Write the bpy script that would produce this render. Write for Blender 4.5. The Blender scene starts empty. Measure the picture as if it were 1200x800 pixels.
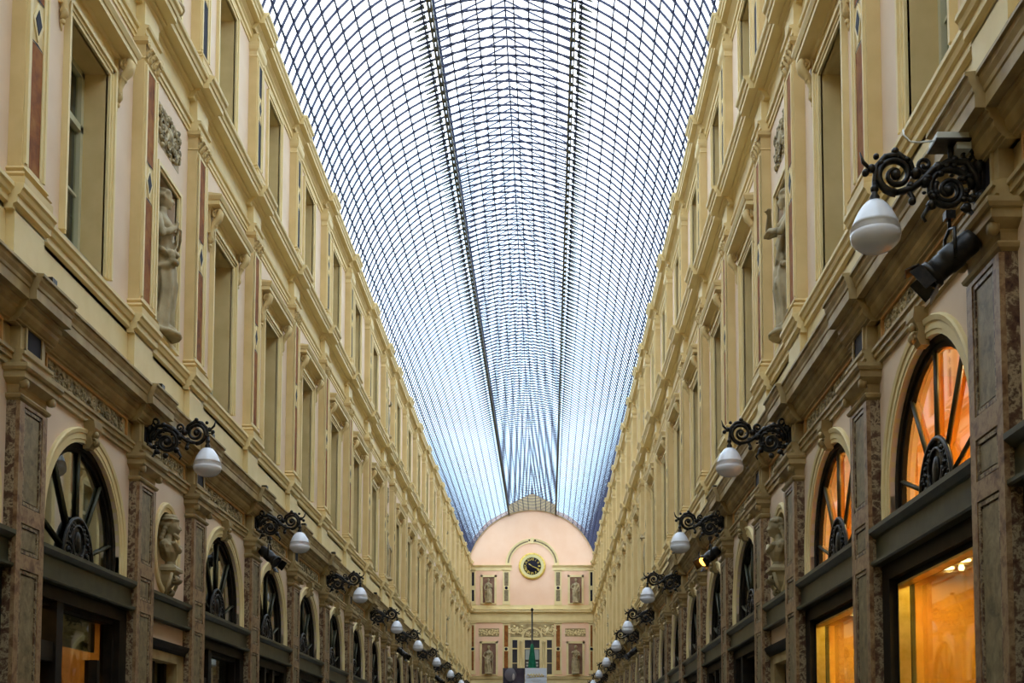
import bpy, math, random
from mathutils import Vector, Matrix
random.seed(7)
PI = math.pi
sc = bpy.context.scene
COL = sc.collection
SKY, EXPO = 3.4, 0.32

# ------------------------------------------------------------------ layout
HW = 4.04                       # half width of the hall, wall face to wall face
L = 3.25                        # regular bay
NB = 2.22                       # narrow niche bay
YEND = 77.0
PIL = {1: 14.40, 2: 14.40 + NB}
PIL[0] = PIL[1] - L; PIL[-1] = PIL[0] - L; PIL[-2] = PIL[-1] - L
for k in range(3, 9): PIL[k] = PIL[k-1] + L
PIL[9] = PIL[8] + NB
for k in range(10, 16): PIL[k] = PIL[k-1] + L
PIL[16] = PIL[15] + NB
for k in range(17, 22): PIL[k] = PIL[k-1] + L
NICHE = (1, 8, 15)              # bay k runs from pilaster k to k+1
BAYS = list(range(-2, 21))
WP = -0.09                      # face of the upper walls
PF = 0.045                      # front of upper pilasters
AX, AZS = 1.05, 3.94            # arch opening half width, springing height

# ------------------------------------------------------------------ materials
def mat(name, rgb, rough=0.6, metal=0.0, spec=0.3):
    m = bpy.data.materials.new(name); m.use_nodes = True
    b = m.node_tree.nodes['Principled BSDF']
    b.inputs['Base Color'].default_value = (*rgb, 1)
    b.inputs['Roughness'].default_value = rough
    b.inputs['Metallic'].default_value = metal
    b.inputs['Specular IOR Level'].default_value = spec
    return m
def noisy(name, c1, c2, scale=3.0, rough=0.6, bump=0.0, stretch=(1, 1, 1), detail=5.0, lo=0.35, hi=0.65, spec=0.25, metal=0.0):
    m = mat(name, c1, rough, metal, spec); nt = m.node_tree; b = nt.nodes['Principled BSDF']
    tc = nt.nodes.new('ShaderNodeTexCoord'); mp = nt.nodes.new('ShaderNodeMapping')
    mp.inputs['Scale'].default_value = stretch
    oi = nt.nodes.new('ShaderNodeObjectInfo'); mul = nt.nodes.new('ShaderNodeMath'); mul.operation = 'MULTIPLY'; mul.inputs[1].default_value = 37.0
    nt.links.new(oi.outputs['Random'], mul.inputs[0]); nt.links.new(mul.outputs[0], mp.inputs['Location'])
    n = nt.nodes.new('ShaderNodeTexNoise'); n.inputs['Scale'].default_value = scale; n.inputs['Detail'].default_value = detail
    r = nt.nodes.new('ShaderNodeValToRGB')
    r.color_ramp.elements[0].position = lo; r.color_ramp.elements[0].color = (*c1, 1)
    r.color_ramp.elements[1].position = hi; r.color_ramp.elements[1].color = (*c2, 1)
    nt.links.new(tc.outputs['Object'], mp.inputs[0]); nt.links.new(mp.outputs[0], n.inputs['Vector'])
    nt.links.new(n.outputs['Fac'], r.inputs[0]); nt.links.new(r.outputs[0], b.inputs['Base Color'])
    if bump:
        bp = nt.nodes.new('ShaderNodeBump'); bp.inputs['Strength'].default_value = bump; bp.inputs['Distance'].default_value = 0.02
        nt.links.new(n.outputs['Fac'], bp.inputs['Height']); nt.links.new(bp.outputs[0], b.inputs['Normal'])
    return m
def marble(name, cols, scale, rough=0.3, seed=0.0):
    m = mat(name, cols[0], rough, 0, 0.3); nt = m.node_tree; b = nt.nodes['Principled BSDF']
    tc = nt.nodes.new('ShaderNodeTexCoord'); mp = nt.nodes.new('ShaderNodeMapping')
    oi = nt.nodes.new('ShaderNodeObjectInfo'); mul = nt.nodes.new('ShaderNodeMath'); mul.operation = 'MULTIPLY'; mul.inputs[1].default_value = 53.0
    nt.links.new(oi.outputs['Random'], mul.inputs[0]); nt.links.new(mul.outputs[0], mp.inputs['Location'])
    n = nt.nodes.new('ShaderNodeTexNoise'); n.inputs['Scale'].default_value = scale; n.inputs['Detail'].default_value = 9; n.inputs['Roughness'].default_value = 0.65; n.inputs['Distortion'].default_value = 0.35
    r = nt.nodes.new('ShaderNodeValToRGB'); e = r.color_ramp.elements
    e[0].position = 0.30; e[0].color = (*cols[0], 1); e[1].position = 0.70; e[1].color = (*cols[-1], 1)
    for i, c in enumerate(cols[1:-1]):
        x = e.new(0.30 + 0.40 * (i + 1) / (len(cols) - 1)); x.color = (*c, 1)
    nt.links.new(tc.outputs['Object'], mp.inputs[0]); nt.links.new(mp.outputs[0], n.inputs['Vector'])
    nt.links.new(n.outputs['Fac'], r.inputs[0]); nt.links.new(r.outputs[0], b.inputs['Base Color'])
    return m
M = {}
M['cream'] = noisy('cream_paint', (0.74, 0.575, 0.275), (0.80, 0.64, 0.33), 2.2, 0.55)
M['tan'] = noisy('tan_paint', (0.62, 0.455, 0.20), (0.70, 0.525, 0.25), 2.5, 0.6)
M['pink'] = noisy('pink_paint', (0.73, 0.545, 0.375), (0.78, 0.60, 0.43), 1.4, 0.65)
M['salmon'] = noisy('salmon_paint', (0.84, 0.52, 0.33), (0.88, 0.58, 0.39), 0.8, 0.65)
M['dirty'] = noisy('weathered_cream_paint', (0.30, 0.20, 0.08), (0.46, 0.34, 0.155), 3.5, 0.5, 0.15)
M['amberpaint'] = noisy('ochre_moulding_paint', (0.50, 0.24, 0.07), (0.60, 0.34, 0.12), 5.0, 0.5)
M['relief'] = noisy('stained_relief_stone', (0.15, 0.11, 0.05), (0.50, 0.40, 0.22), 9.0, 0.6, 0.3, lo=0.38, hi=0.6)
M['statue'] = noisy('statue_stone', (0.26, 0.20, 0.10), (0.46, 0.36, 0.20), 4.0, 0.6, 0.15)
M['marble'] = marble('brown_veined_marble', [(0.03, 0.012, 0.008), (0.08, 0.035, 0.02), (0.12, 0.07, 0.04), (0.38, 0.29, 0.17), (0.05, 0.022, 0.013), (0.20, 0.13, 0.07)], 11.0, 0.35)
M['stile'] = marble('pink_tan_marble', [(0.085, 0.036, 0.016), (0.20, 0.105, 0.05), (0.34, 0.22, 0.11), (0.15, 0.072, 0.03)], 9.0, 0.4)
M['panel'] = marble('grey_green_marble', [(0.08, 0.055, 0.025), (0.17, 0.125, 0.06), (0.24, 0.18, 0.09), (0.32, 0.25, 0.14)], 9.0, 0.45)
M['inlay'] = marble('red_brown_marble', [(0.13, 0.035, 0.006), (0.27, 0.085, 0.012), (0.36, 0.15, 0.03)], 4.0, 0.8)
M['black'] = mat('black_stone', (0.015, 0.013, 0.02), 0.6, 0, .1)
M['green'] = noisy('dark_olive_shopfront_paint', (0.042, 0.039, 0.018), (0.062, 0.057, 0.028), 6.0, 0.4)
M['darkwood'] = noisy('dark_shop_joinery', (0.012, 0.008, 0.005), (0.022, 0.015, 0.008), 6.0, 0.5, spec=.15)
M['iron'] = noisy('black_iron', (0.012, 0.010, 0.009), (0.035, 0.028, 0.02), 20.0, 0.35, 0.1, metal=0.3)
M['sash'] = mat('pale_olive_window_paint', (0.50, 0.47, 0.30), 0.5)
M['rib'] = mat('dark_blue_iron', (0.032, 0.036, 0.075), 0.5)
M['beam'] = noisy('brown_green_ironwork', (0.055, 0.05, 0.03), (0.14, 0.115, 0.06), 12.0, 0.5)
M['louvre'] = mat('grey_green_zinc', (0.25, 0.28, 0.25), 0.5)
M['gold'] = noisy('gilded_metal', (0.62, 0.42, 0.07), (0.80, 0.60, 0.16), 8.0, 0.35, metal=0.6)
M['white'] = mat('white_enamel', (0.85, 0.84, 0.78), 0.4)
M['globe'] = mat('opal_glass', (0.80, 0.80, 0.84), 0.18, 0, 0.6)
M['orange'] = noisy('orange_shop_wall', (0.80, 0.33, 0.025), (0.86, 0.46, 0.06), 1.2, 0.7)
M['brownwall'] = noisy('brown_shop_wall', (0.35, 0.16, 0.04), (0.5, 0.26, 0.08), 4, 0.7)
M['blind'] = mat('olive_blind', (0.20, 0.18, 0.08), 0.8)
M['shopceil'] = mat('yellow_shop_ceiling', (0.75, 0.55, 0.25), 0.7)
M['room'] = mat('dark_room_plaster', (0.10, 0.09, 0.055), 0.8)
M['floor'] = noisy('stone_paving', (0.09, 0.08, 0.065), (0.15, 0.13, 0.10), 4.0, 0.4)
M['banner'] = mat('white_poster_paper', (0.72, 0.74, 0.80), 0.6)
M['photo'] = noisy('dark_photo_print', (0.03, 0.022, 0.035), (0.08, 0.06, 0.075), 2.0, 0.5)
M['greencloth'] = noisy('green_cloth', (0.005, 0.10, 0.045), (0.01, 0.16, 0.075), 8.0, 0.7)
M['skin'] = mat('printed_skin_tone', (0.5, 0.42, 0.38), 0.6)
M['grey'] = mat('grey_flood_body', (0.55, 0.56, 0.50), 0.4)

def glass(name, tint, refl, rough=0.02):
    m = bpy.data.materials.new(name); m.use_nodes = True; nt = m.node_tree
    for n in list(nt.nodes): nt.nodes.remove(n)
    o = nt.nodes.new('ShaderNodeOutputMaterial'); mx = nt.nodes.new('ShaderNodeMixShader')
    t = nt.nodes.new('ShaderNodeBsdfTransparent'); t.inputs[0].default_value = (*tint, 1)
    g = nt.nodes.new('ShaderNodeBsdfGlossy'); g.inputs['Roughness'].default_value = rough
    g.inputs[0].default_value = (0.9, 0.92, 0.9, 1)
    ge = nt.nodes.new('ShaderNodeNewGeometry'); dt = nt.nodes.new('ShaderNodeVectorMath'); dt.operation = 'DOT_PRODUCT'
    nt.links.new(ge.outputs['Normal'], dt.inputs[0]); nt.links.new(ge.outputs['Incoming'], dt.inputs[1])
    def mt(op, x, y=None):
        q = nt.nodes.new('ShaderNodeMath'); q.operation = op; q.use_clamp = op == 'MULTIPLY_ADD'; nt.links.new(x, q.inputs[0])
        if y is not None: q.inputs[1].default_value = y
        return q
    ab = mt('ABSOLUTE', dt.outputs['Value']); om = nt.nodes.new('ShaderNodeMath'); om.operation = 'SUBTRACT'; om.inputs[0].default_value = 1.0; nt.links.new(ab.outputs[0], om.inputs[1])
    pw = mt('POWER', om.outputs[0], 4.5); mr = mt('MULTIPLY_ADD', pw.outputs[0], .9); mr.inputs[2].default_value = refl; nt.links.new(mr.outputs[0], mx.inputs[0])
    nt.links.new(t.outputs[0], mx.inputs[1]); nt.links.new(g.outputs[0], mx.inputs[2]); nt.links.new(mx.outputs[0], o.inputs[0])
    return m
M['pane'] = glass('window_glass', (0.70, 0.72, 0.60), 0.10)
M['fanpane'] = glass('shop_fanlight_glass', (0.70, 0.72, 0.58), 0.40)
def roof_glass():
    m = bpy.data.materials.new('wired_roof_glass'); m.use_nodes = True; nt = m.node_tree
    for n in list(nt.nodes): nt.nodes.remove(n)
    o = nt.nodes.new('ShaderNodeOutputMaterial'); mx = nt.nodes.new('ShaderNodeMixShader'); mx.inputs[0].default_value = .25
    t = nt.nodes.new('ShaderNodeBsdfTransparent'); t.inputs[0].default_value = (.97, .985, 1, 1)
    g = nt.nodes.new('ShaderNodeBsdfTranslucent'); g.inputs[0].default_value = (.95, .97, 1, 1)
    nt.links.new(t.outputs[0], mx.inputs[1]); nt.links.new(g.outputs[0], mx.inputs[2]); nt.links.new(mx.outputs[0], o.inputs[0])
    return m
M['roofpane'] = roof_glass()
def emis(name, rgb, s):
    m = mat(name, rgb); b = m.node_tree.nodes['Principled BSDF']
    b.inputs['Emission Color'].default_value = (*rgb, 1); b.inputs['Emission Strength'].default_value = s
    return m
M['bulb'] = emis('lit_spot_bulb', (1.0, 0.80, 0.45), 9.0)
M['amber'] = emis('lit_amber_lens', (1.0, 0.42, 0.06), 5.0)

# ------------------------------------------------------------------ mesh builder
class MB:
    def __init__(s): s.v = []; s.f = []; s.sm = []
    def add(s, vs, fs, smooth=False):
        o = len(s.v); s.v += [tuple(v) for v in vs]; s.f += [tuple(i + o for i in f) for f in fs]; s.sm += [smooth] * len(fs)
        return s
    def box(s, p0, p1, y0, y1, z0, z1):
        return s.add([(p0, y0, z0), (p1, y0, z0), (p1, y1, z0), (p0, y1, z0), (p0, y0, z1), (p1, y0, z1), (p1, y1, z1), (p0, y1, z1)],
                     [(0, 3, 2, 1), (4, 5, 6, 7), (0, 1, 5, 4), (1, 2, 6, 5), (2, 3, 7, 6), (3, 0, 4, 7)])
    def prof(s, pts, y0, y1):                       # closed (p,z) outline extruded along y
        n = len(pts)
        vs = [(p, y0, z) for p, z in pts] + [(p, y1, z) for p, z in pts]
        fs = [(i, (i + 1) % n, n + (i + 1) % n, n + i) for i in range(n)] + [tuple(range(n))[::-1], tuple(range(n, 2 * n))]
        return s.add(vs, fs)
    def stack(s, y0, y1, lv, back=-0.12):           # (front p, z, sideways growth) levels lofted
        vs = []
        for p, z, e in lv: vs += [(back, y0 - e, z), (p, y0 - e, z), (p, y1 + e, z), (back, y1 + e, z)]
        fs = [(3, 2, 1, 0)]
        for i in range(len(lv) - 1):
            a = 4 * i
            for k in range(4): fs.append((a + k, a + (k + 1) % 4, a + 4 + (k + 1) % 4, a + 4 + k))
        a = 4 * (len(lv) - 1); fs.append((a, a + 1, a + 2, a + 3))
        return s.add(vs, fs)
    def lathe(s, prof, c=(0, 0, 0), n=16, axis='z', sx=1.0, sy=1.0):
        vs = []; fs = []
        for r, h in prof:
            for k in range(n):
                a = 2 * PI * k / n
                x, y = r * math.cos(a) * sx, r * math.sin(a) * sy
                if axis == 'z': vs.append((c[0] + x, c[1] + y, c[2] + h))
                elif axis == 'p': vs.append((c[0] + h, c[1] + x, c[2] + y))
                else: vs.append((c[0] + x, c[1] + h, c[2] + y))
        for i in range(len(prof) - 1):
            for k in range(n):
                fs.append((i * n + k, i * n + (k + 1) % n, (i + 1) * n + (k + 1) % n, (i + 1) * n + k))
        fs.append(tuple(range(n))[::-1]); fs.append(tuple(range((len(prof) - 1) * n, len(prof) * n)))
        return s.add(vs, fs, True)
    def tube(s, pts, rad, n=6, flat=1.0):
        pts = [Vector(p) for p in pts]; m = len(pts)
        if not hasattr(rad, '__len__'): rad = [rad] * m
        vs = []; fs = []; ref = Vector((0.0, 1.0, 0.0))
        t0 = (pts[1] - pts[0]).normalized()
        if abs(t0.dot(ref)) > 0.9: ref = Vector((0, 0, 1))
        nrm = (ref - t0 * ref.dot(t0)).normalized()
        for i in range(m):
            t = (pts[min(i + 1, m - 1)] - pts[max(i - 1, 0)]).normalized()
            nrm = (nrm - t * nrm.dot(t)).normalized(); bi = t.cross(nrm)
            for k in range(n):
                a = 2 * PI * k / n
                vs.append(pts[i] + (nrm * math.cos(a) * flat + bi * math.sin(a)) * rad[i])
        for i in range(m - 1):
            for k in range(n): fs.append((i * n + k, i * n + (k + 1) % n, (i + 1) * n + (k + 1) % n, (i + 1) * n + k))
        fs.append(tuple(range(n))[::-1]); fs.append(tuple(range((m - 1) * n, m * n)))
        return s.add(vs, fs, True)
    def ball(s, c, r, n=10, sc3=(1, 1, 1)):
        vs = []; fs = []; h = max(4, n // 2 + 1)
        for i in range(h + 1):
            t = PI * i / h
            for k in range(n):
                a = 2 * PI * k / n
                vs.append((c[0] + r * sc3[0] * math.sin(t) * math.cos(a), c[1] + r * sc3[1] * math.sin(t) * math.sin(a), c[2] + r * sc3[2] * math.cos(t)))
        for i in range(h):
            for k in range(n): fs.append((i * n + k, (i + 1) * n + k, (i + 1) * n + (k + 1) % n, i * n + (k + 1) % n))
        return s.add(vs, fs, True)
    def sweep(s, path, prof, closed=False):         # path: (y,z,ny,nz); prof: closed list of (r,p)
        n = len(prof); vs = []; fs = []
        for y, z, ny, nz in path:
            for r, p in prof: vs.append((p, y + ny * r, z + nz * r))
        m = len(path)
        for i in range(m if closed else m - 1):
            j = (i + 1) % m
            for k in range(n): fs.append((i * n + k, i * n + (k + 1) % n, j * n + (k + 1) % n, j * n + k))
        if not closed: fs.append(tuple(range(n))[::-1]); fs.append(tuple(range((m - 1) * n, m * n)))
        return s.add(vs, fs)
    def build(s, name, m, parent=None, bevel=0):
        me = bpy.data.meshes.new(name); me.from_pydata(s.v, [], s.f)
        me.materials.append(M[m] if isinstance(m, str) else m)
        me.polygons.foreach_set('use_smooth', s.sm)
        me.update()
        import bmesh
        bm = bmesh.new(); bm.from_mesh(me); bmesh.ops.recalc_face_normals(bm, faces=bm.faces); bm.to_mesh(me); bm.free()
        o = bpy.data.objects.new(name, me); COL.objects.link(o)
        if parent: o.parent = parent
        if bevel:
            b = o.modifiers.new('edge', 'BEVEL'); b.width = bevel; b.segments = 2; b.limit_method = 'ANGLE'
        return o
def tag(o, label=None, cat=None, group=None, kind=None):
    if label: o['label'] = label
    if cat: o['category'] = cat
    if group: o['group'] = group
    if kind: o['kind'] = kind
    return o
def empty(name, loc=(0, 0, 0), rz=0):
    o = bpy.data.objects.new(name, None); COL.objects.link(o); o.location = loc; o.rotation_euler = (0, 0, rz)
    o.empty_display_size = 0.2
    return o
KIDS = {}
def copy_tree(o, parent=None):
    c = o.copy(); COL.objects.link(c); c.parent = parent
    for ch in list(o.children): copy_tree(ch, c)
    return c
def place(o, side, Y):
    if side < 0: o.location = (-HW, Y, 0); o.rotation_euler = (0, 0, 0)
    else: o.location = (HW, Y, 0); o.rotation_euler = (0, 0, PI)
    return o
def arc_path(hw, zs, z0, n=24):                      # jamb, semicircle, jamb (y,z,ny,nz)
    P = [(-hw, z0, -1, 0)]
    for i in range(n + 1):
        a = PI - PI * i / n
        P.append((hw * math.cos(a), zs + hw * math.sin(a), math.cos(a), math.sin(a)))
    return P + [(hw, z0, 1, 0)]
def spiral(c, r0, r1, a0, turns, n=22, plane='pz', off=0.0):
    out = []
    for i in range(n + 1):
        t = i / n; r = r0 + (r1 - r0) * t; a = a0 + turns * 2 * PI * t
        u, w = r * math.cos(a), r * math.sin(a)
        out.append((c[0] + u, c[1] + off, c[2] + w) if plane == 'pz' else (c[0] + off, c[1] + u, c[2] + w))
    return out

ORD = ['first', 'second', 'third', 'fourth', 'fifth', 'sixth', 'seventh', 'eighth', 'ninth', 'tenth', 'eleventh', 'twelfth', 'thirteenth',
       'fourteenth', 'fifteenth', 'sixteenth', 'seventeenth', 'eighteenth', 'nineteenth', 'twentieth', 'twenty-first', 'twenty-second', 'twenty-third', 'twenty-fourth']
SIDE = {1: 'orange-lit shop side', -1: 'dark shop side'}
SHORT = {1: 'orange-lit', -1: 'unlit'}
_num = {'window': 0, 'door': 0, 'trim': 0}
def nm(k): _num[k] += 1; return f'{k}_{_num[k]}'

# ------------------------------------------------------------------ cornice profiles (p,z)
STRING = [(-.2, 5.22), (.035, 5.22), (.035, 5.28), (.055, 5.285), (.055, 5.335), (.075, 5.34), (.075, 5.37), (.0, 5.385), (-.2, 5.385)]
LOWC = [(-.2, 5.615), (.03, 5.615), (.03, 5.63), (.055, 5.635), (.055, 5.65), (.075, 5.66), (.10, 5.70), (.105, 5.74), (.13, 5.76), (.135, 5.80), (.155, 5.81), (.155, 5.825),
        (.225, 5.825), (.225, 5.92), (.235, 5.93), (.24, 5.96), (.26, 6.00), (.265, 6.035), (.285, 6.04), (.285, 6.065), (.0, 6.09), (-.2, 6.09)]
CAPSTR = [(-.2, 6.70), (-.05, 6.70), (-.05, 6.745), (-.01, 6.76), (-.01, 6.83), (.015, 6.84), (.03, 6.88), (.05, 6.90), (.05, 6.94), (-.05, 6.955), (-.2, 6.955)]
MIDARCH = [(-.2, 10.45), (-.07, 10.45), (-.07, 10.50), (-.05, 10.505), (-.05, 10.565), (-.02, 10.58), (-.01, 10.61), (-.07, 10.625), (-.2, 10.625)]
MIDC = [(-.2, 10.90), (-.07, 10.90), (-.06, 10.935), (-.03, 10.96), (-.03, 10.99), (.02, 11.0), (.02, 11.03), (.15, 11.035), (.15, 11.105), (.17, 11.11), (.185, 11.15), (.215, 11.17), (.225, 11.20), (.225, 11.215), (-.05, 11.24), (-.2, 11.24)]
TOPARCH = [(-.2, 13.80), (-.07, 13.80), (-.07, 13.86), (-.04, 13.87), (-.04, 13.93), (-.01, 13.95), (-.2, 13.95)]
TOPC = [(-.2, 13.98), (-.05, 13.98), (-.03, 14.02), (.02, 14.05), (.02, 14.075), (.12, 14.08), (.12, 14.155), (.14, 14.16), (.155, 14.2), (.18, 14.215), (.19, 14.245), (.19, 14.26), (-.2, 14.28)]
def grow(pr, d, zs=0.0): return [(p + d if p > -.15 else p, z) for p, z in pr]

# ------------------------------------------------------------------ wall of one side
def wall_with_arch(mb, y0, y1, z0, z1, c, hw, zs, p, depth, n=24):
    P = arc_path(hw, zs, z0, n)
    ys = [(c + a, b) for a, b, _, _ in P]
    # sides
    mb.add([(p, y0, z0), (p, c - hw, z0), (p, c - hw, zs), (p, y0, zs)], [(0, 1, 2, 3)])
    mb.add([(p, c + hw, z0), (p, y1, z0), (p, y1, zs), (p, c + hw, zs)], [(0, 1, 2, 3)])
    arc = ys[1:-1]
    mb.add([(p, y0, zs), (p, c - hw, zs), (p, c - hw, z1), (p, y0, z1)], [(0, 1, 2, 3)])
    mb.add([(p, c + hw, zs), (p, y1, zs), (p, y1, z1), (p, c + hw, z1)], [(0, 1, 2, 3)])
    for i in range(len(arc) - 1):
        a, b = arc[i], arc[i + 1]
        mb.add([(p, a[0], a[1]), (p, b[0], b[1]), (p, b[0], z1), (p, a[0], z1)], [(0, 1, 2, 3)])
    for i in range(len(ys) - 1):
        a, b = ys[i], ys[i + 1]
        mb.add([(p, a[0], a[1]), (p, b[0], b[1]), (p - depth, b[0], b[1]), (p - depth, a[0], a[1])], [(0, 1, 2, 3)])
def wall_with_rect(mb, y0, y1, z0, z1, c, hw, a0, a1, p, depth):
    for q in ((y0, c - hw, z0, z1), (c + hw, y1, z0, z1), (c - hw, c + hw, z0, a0), (c - hw, c + hw, a1, z1)):
        if q[1] > q[0] + 1e-5 and q[3] > q[2] + 1e-5:
            mb.add([(p, q[0], q[2]), (p, q[1], q[2]), (p, q[1], q[3]), (p, q[0], q[3])], [(0, 1, 2, 3)])
    r = [(c - hw, a0), (c + hw, a0), (c + hw, a1), (c - hw, a1)]
    for i in range(4):
        a, b = r[i], r[(i + 1) % 4]
        mb.add([(p, a[0], a[1]), (p, b[0], b[1]), (p - depth, b[0], b[1]), (p - depth, a[0], a[1])], [(0, 1, 2, 3)])
def reveal(mb, c, hw, a0, a1, p, depth):
    r = [(c - hw, a0), (c + hw, a0), (c + hw, a1), (c - hw, a1)]
    for i in range(4):
        a, b = r[i], r[(i + 1) % 4]
        mb.add([(p, a[0], a[1]), (p, b[0], b[1]), (p - depth, b[0], b[1]), (p - depth, a[0], a[1])], [(0, 1, 2, 3)])

YS0, YS1 = PIL[-2] - 0.3, YEND
def run_with_ressauts(mb, prof, s, half, d, ys):
    """run the moulding along the hall and step it forward over each pilaster"""
    a, b = sorted((s * YS0, s * YS1))
    mb.prof(prof, a, b)
    for Y in ys:
        lo, hi = s * Y - half, s * Y + half
        mb.prof(grow(prof, d), max(lo, a), min(hi, b))

def build_wall(side):
    s = -side                                          # local y = s * Y (left wall: +Y, wall at right is turned round)
    root = empty('wall_left' if side < 0 else 'wall_right', (side * HW, 0, 0), 0 if side < 0 else PI)
    tag(root, 'tall arcade wall with cream pilasters, ' + ('dark arched shops below' if side < 0 else 'two orange-lit arched shops below'), 'wall', kind='structure')
    ys = [PIL[k] for k in sorted(PIL)]
    def yy(Y): return s * Y
    # ground storey wall face
    mb = MB()
    for k in BAYS:
        a, b = sorted((yy(PIL[k]), yy(PIL[k + 1]))); c = (a + b) / 2
        if k in NICHE:
            N = 28; E = [(c + .40 * math.cos(2 * PI * i / N), 4.32 + .50 * math.sin(2 * PI * i / N)) for i in range(N)]
            # oval hole in a rectangle: fan out to the frame of the bay
            def rim(y, z):
                dy, dz = y - c, z - 4.32
                hy, hz0, hz1 = (b - a) / 2, 4.32 - 3.05, 5.3 - 4.32
                t = min(hy / abs(dy) if abs(dy) > 1e-6 else 1e9, (hz1 if dz > 0 else hz0) / abs(dz) if abs(dz) > 1e-6 else 1e9)
                return (c + dy * t, 4.32 + dz * t)
            angs = sorted(set([round(2 * PI * i / N, 6) for i in range(N)] + [round(math.atan2(z, y) % (2 * PI), 6) for y, z in
                    (((b - a) / 2, .98), (-(b - a) / 2, .98), ((b - a) / 2, -1.27), (-(b - a) / 2, -1.27))]))
            for i in range(len(angs)):
                t0, t1 = angs[i], angs[(i + 1) % len(angs)]
                e0 = (c + .40 * math.cos(t0), 4.32 + .5 * math.sin(t0)); e1 = (c + .40 * math.cos(t1), 4.32 + .5 * math.sin(t1))
                r0, r1 = rim(c + math.cos(t0), 4.32 + math.sin(t0)), rim(c + math.cos(t1), 4.32 + math.sin(t1))
                mb.add([(0, *e0), (0, *r0), (0, *r1), (0, *e1)], [(0, 1, 2, 3)])
            mb.add([(0, a, 0), (0, c - .62, 0), (0, c - .62, 3.05), (0, a, 3.05)], [(0, 1, 2, 3)])
            mb.add([(0, c + .62, 0), (0, b, 0), (0, b, 3.05), (0, c + .62, 3.05)], [(0, 1, 2, 3)])
        else:
            wall_with_arch(mb, a, b, 3.30, 5.3, c, AX, AZS, 0, .22)
            mb.box(-.25, 0, a, c - 1.30, 0, 3.31); mb.box(-.25, 0, c + 1.30, b, 0, 3.31)
    mb.build('ground_storey_wall', 'pink', root)
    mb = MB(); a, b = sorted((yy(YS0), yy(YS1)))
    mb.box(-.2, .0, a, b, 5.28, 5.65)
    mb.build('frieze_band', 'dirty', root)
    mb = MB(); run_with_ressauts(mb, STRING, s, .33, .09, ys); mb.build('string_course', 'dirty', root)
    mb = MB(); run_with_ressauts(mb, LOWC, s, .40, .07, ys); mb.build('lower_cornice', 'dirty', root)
    mb = MB(); mb.box(-.25, -.05, a, b, 6.05, 6.8)
    for Y in ys: mb.box(-.2, .035, yy(Y) - .33, yy(Y) + .33, 6.06, 6.72)
    mb.build('pedestal_course', 'cream', root)
    mb = MB(); run_with_ressauts(mb, CAPSTR, s, .38, .085, ys); mb.build('pedestal_cap_course', 'cream', root)
    # upper walls
    mb = MB()
    for k in BAYS:
        a1, b1 = sorted((yy(PIL[k]), yy(PIL[k + 1]))); c = (a1 + b1) / 2
        if k in NICHE:
            wall_with_rect(mb, a1, b1, 6.9, 10.5, c, .42, 7.17, 9.27, WP, .42)
        else:
            wall_with_rect(mb, a1, b1, 6.9, 10.5, c, .56, 7.10, 9.50, WP, .02)
    mb.build('first_floor_wall', 'pink', root)
    mb = MB()
    for k in BAYS:
        a1, b1 = sorted((yy(PIL[k]), yy(PIL[k + 1]))); c = (a1 + b1) / 2
        if k in NICHE: wall_with_rect(mb, a1, b1, 11.2, 13.85, c, .36, 11.72, 13.45, WP, .35)
        else: wall_with_rect(mb, a1, b1, 11.2, 13.85, c, .50, 11.75, 13.62, WP, .02)
    mb.build('second_floor_wall', 'pink', root)
    mb = MB(); run_with_ressauts(mb, MIDARCH, s, .27, .11, ys); mb.build('architrave', 'cream', root)
    mb = MB(); mb.box(-.25, -.07, a, b, 10.6, 10.92)
    for Y in ys: mb.box(-.2, .04, yy(Y) - .26, yy(Y) + .26, 10.6, 10.92)
    mb.build('plain_frieze', 'cream', root)
    mb = MB(); run_with_ressauts(mb, MIDC, s, .37, .08, ys); mb.build('middle_cornice', 'cream', root)
    mb = MB(); mb.box(-.25, -.06, a, b, 11.2, 11.5)
    mb.build('plinth_course', 'cream', root)
    mb = MB(); run_with_ressauts(mb, TOPARCH, s, .26, .11, ys); mb.build('top_architrave', 'cream', root)
    mb = MB(); run_with_ressauts(mb, TOPC, s, .36, .08, ys)
    mb.build('roof_cornice', 'cream', root)
    # building mass behind (rooms): back, top, floors
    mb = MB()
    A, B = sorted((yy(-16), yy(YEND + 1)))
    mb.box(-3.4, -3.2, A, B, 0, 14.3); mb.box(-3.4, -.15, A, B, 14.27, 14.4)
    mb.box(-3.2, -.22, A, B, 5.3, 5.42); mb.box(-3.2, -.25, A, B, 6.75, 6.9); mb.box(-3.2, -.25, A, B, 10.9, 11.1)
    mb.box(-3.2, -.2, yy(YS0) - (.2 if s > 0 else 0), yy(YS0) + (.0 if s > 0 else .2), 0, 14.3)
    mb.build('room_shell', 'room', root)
    # plain continuation of the wall behind the camera
    mb = MB(); u, v = sorted((yy(-16), yy(YS0)))
    mb.box(-.25, 0, u, v, 0, 14.3)
    mb.build('plain_wall_run', 'tan', root)
    return root
WALL = {-1: build_wall(-1), 1: build_wall(1)}

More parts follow.
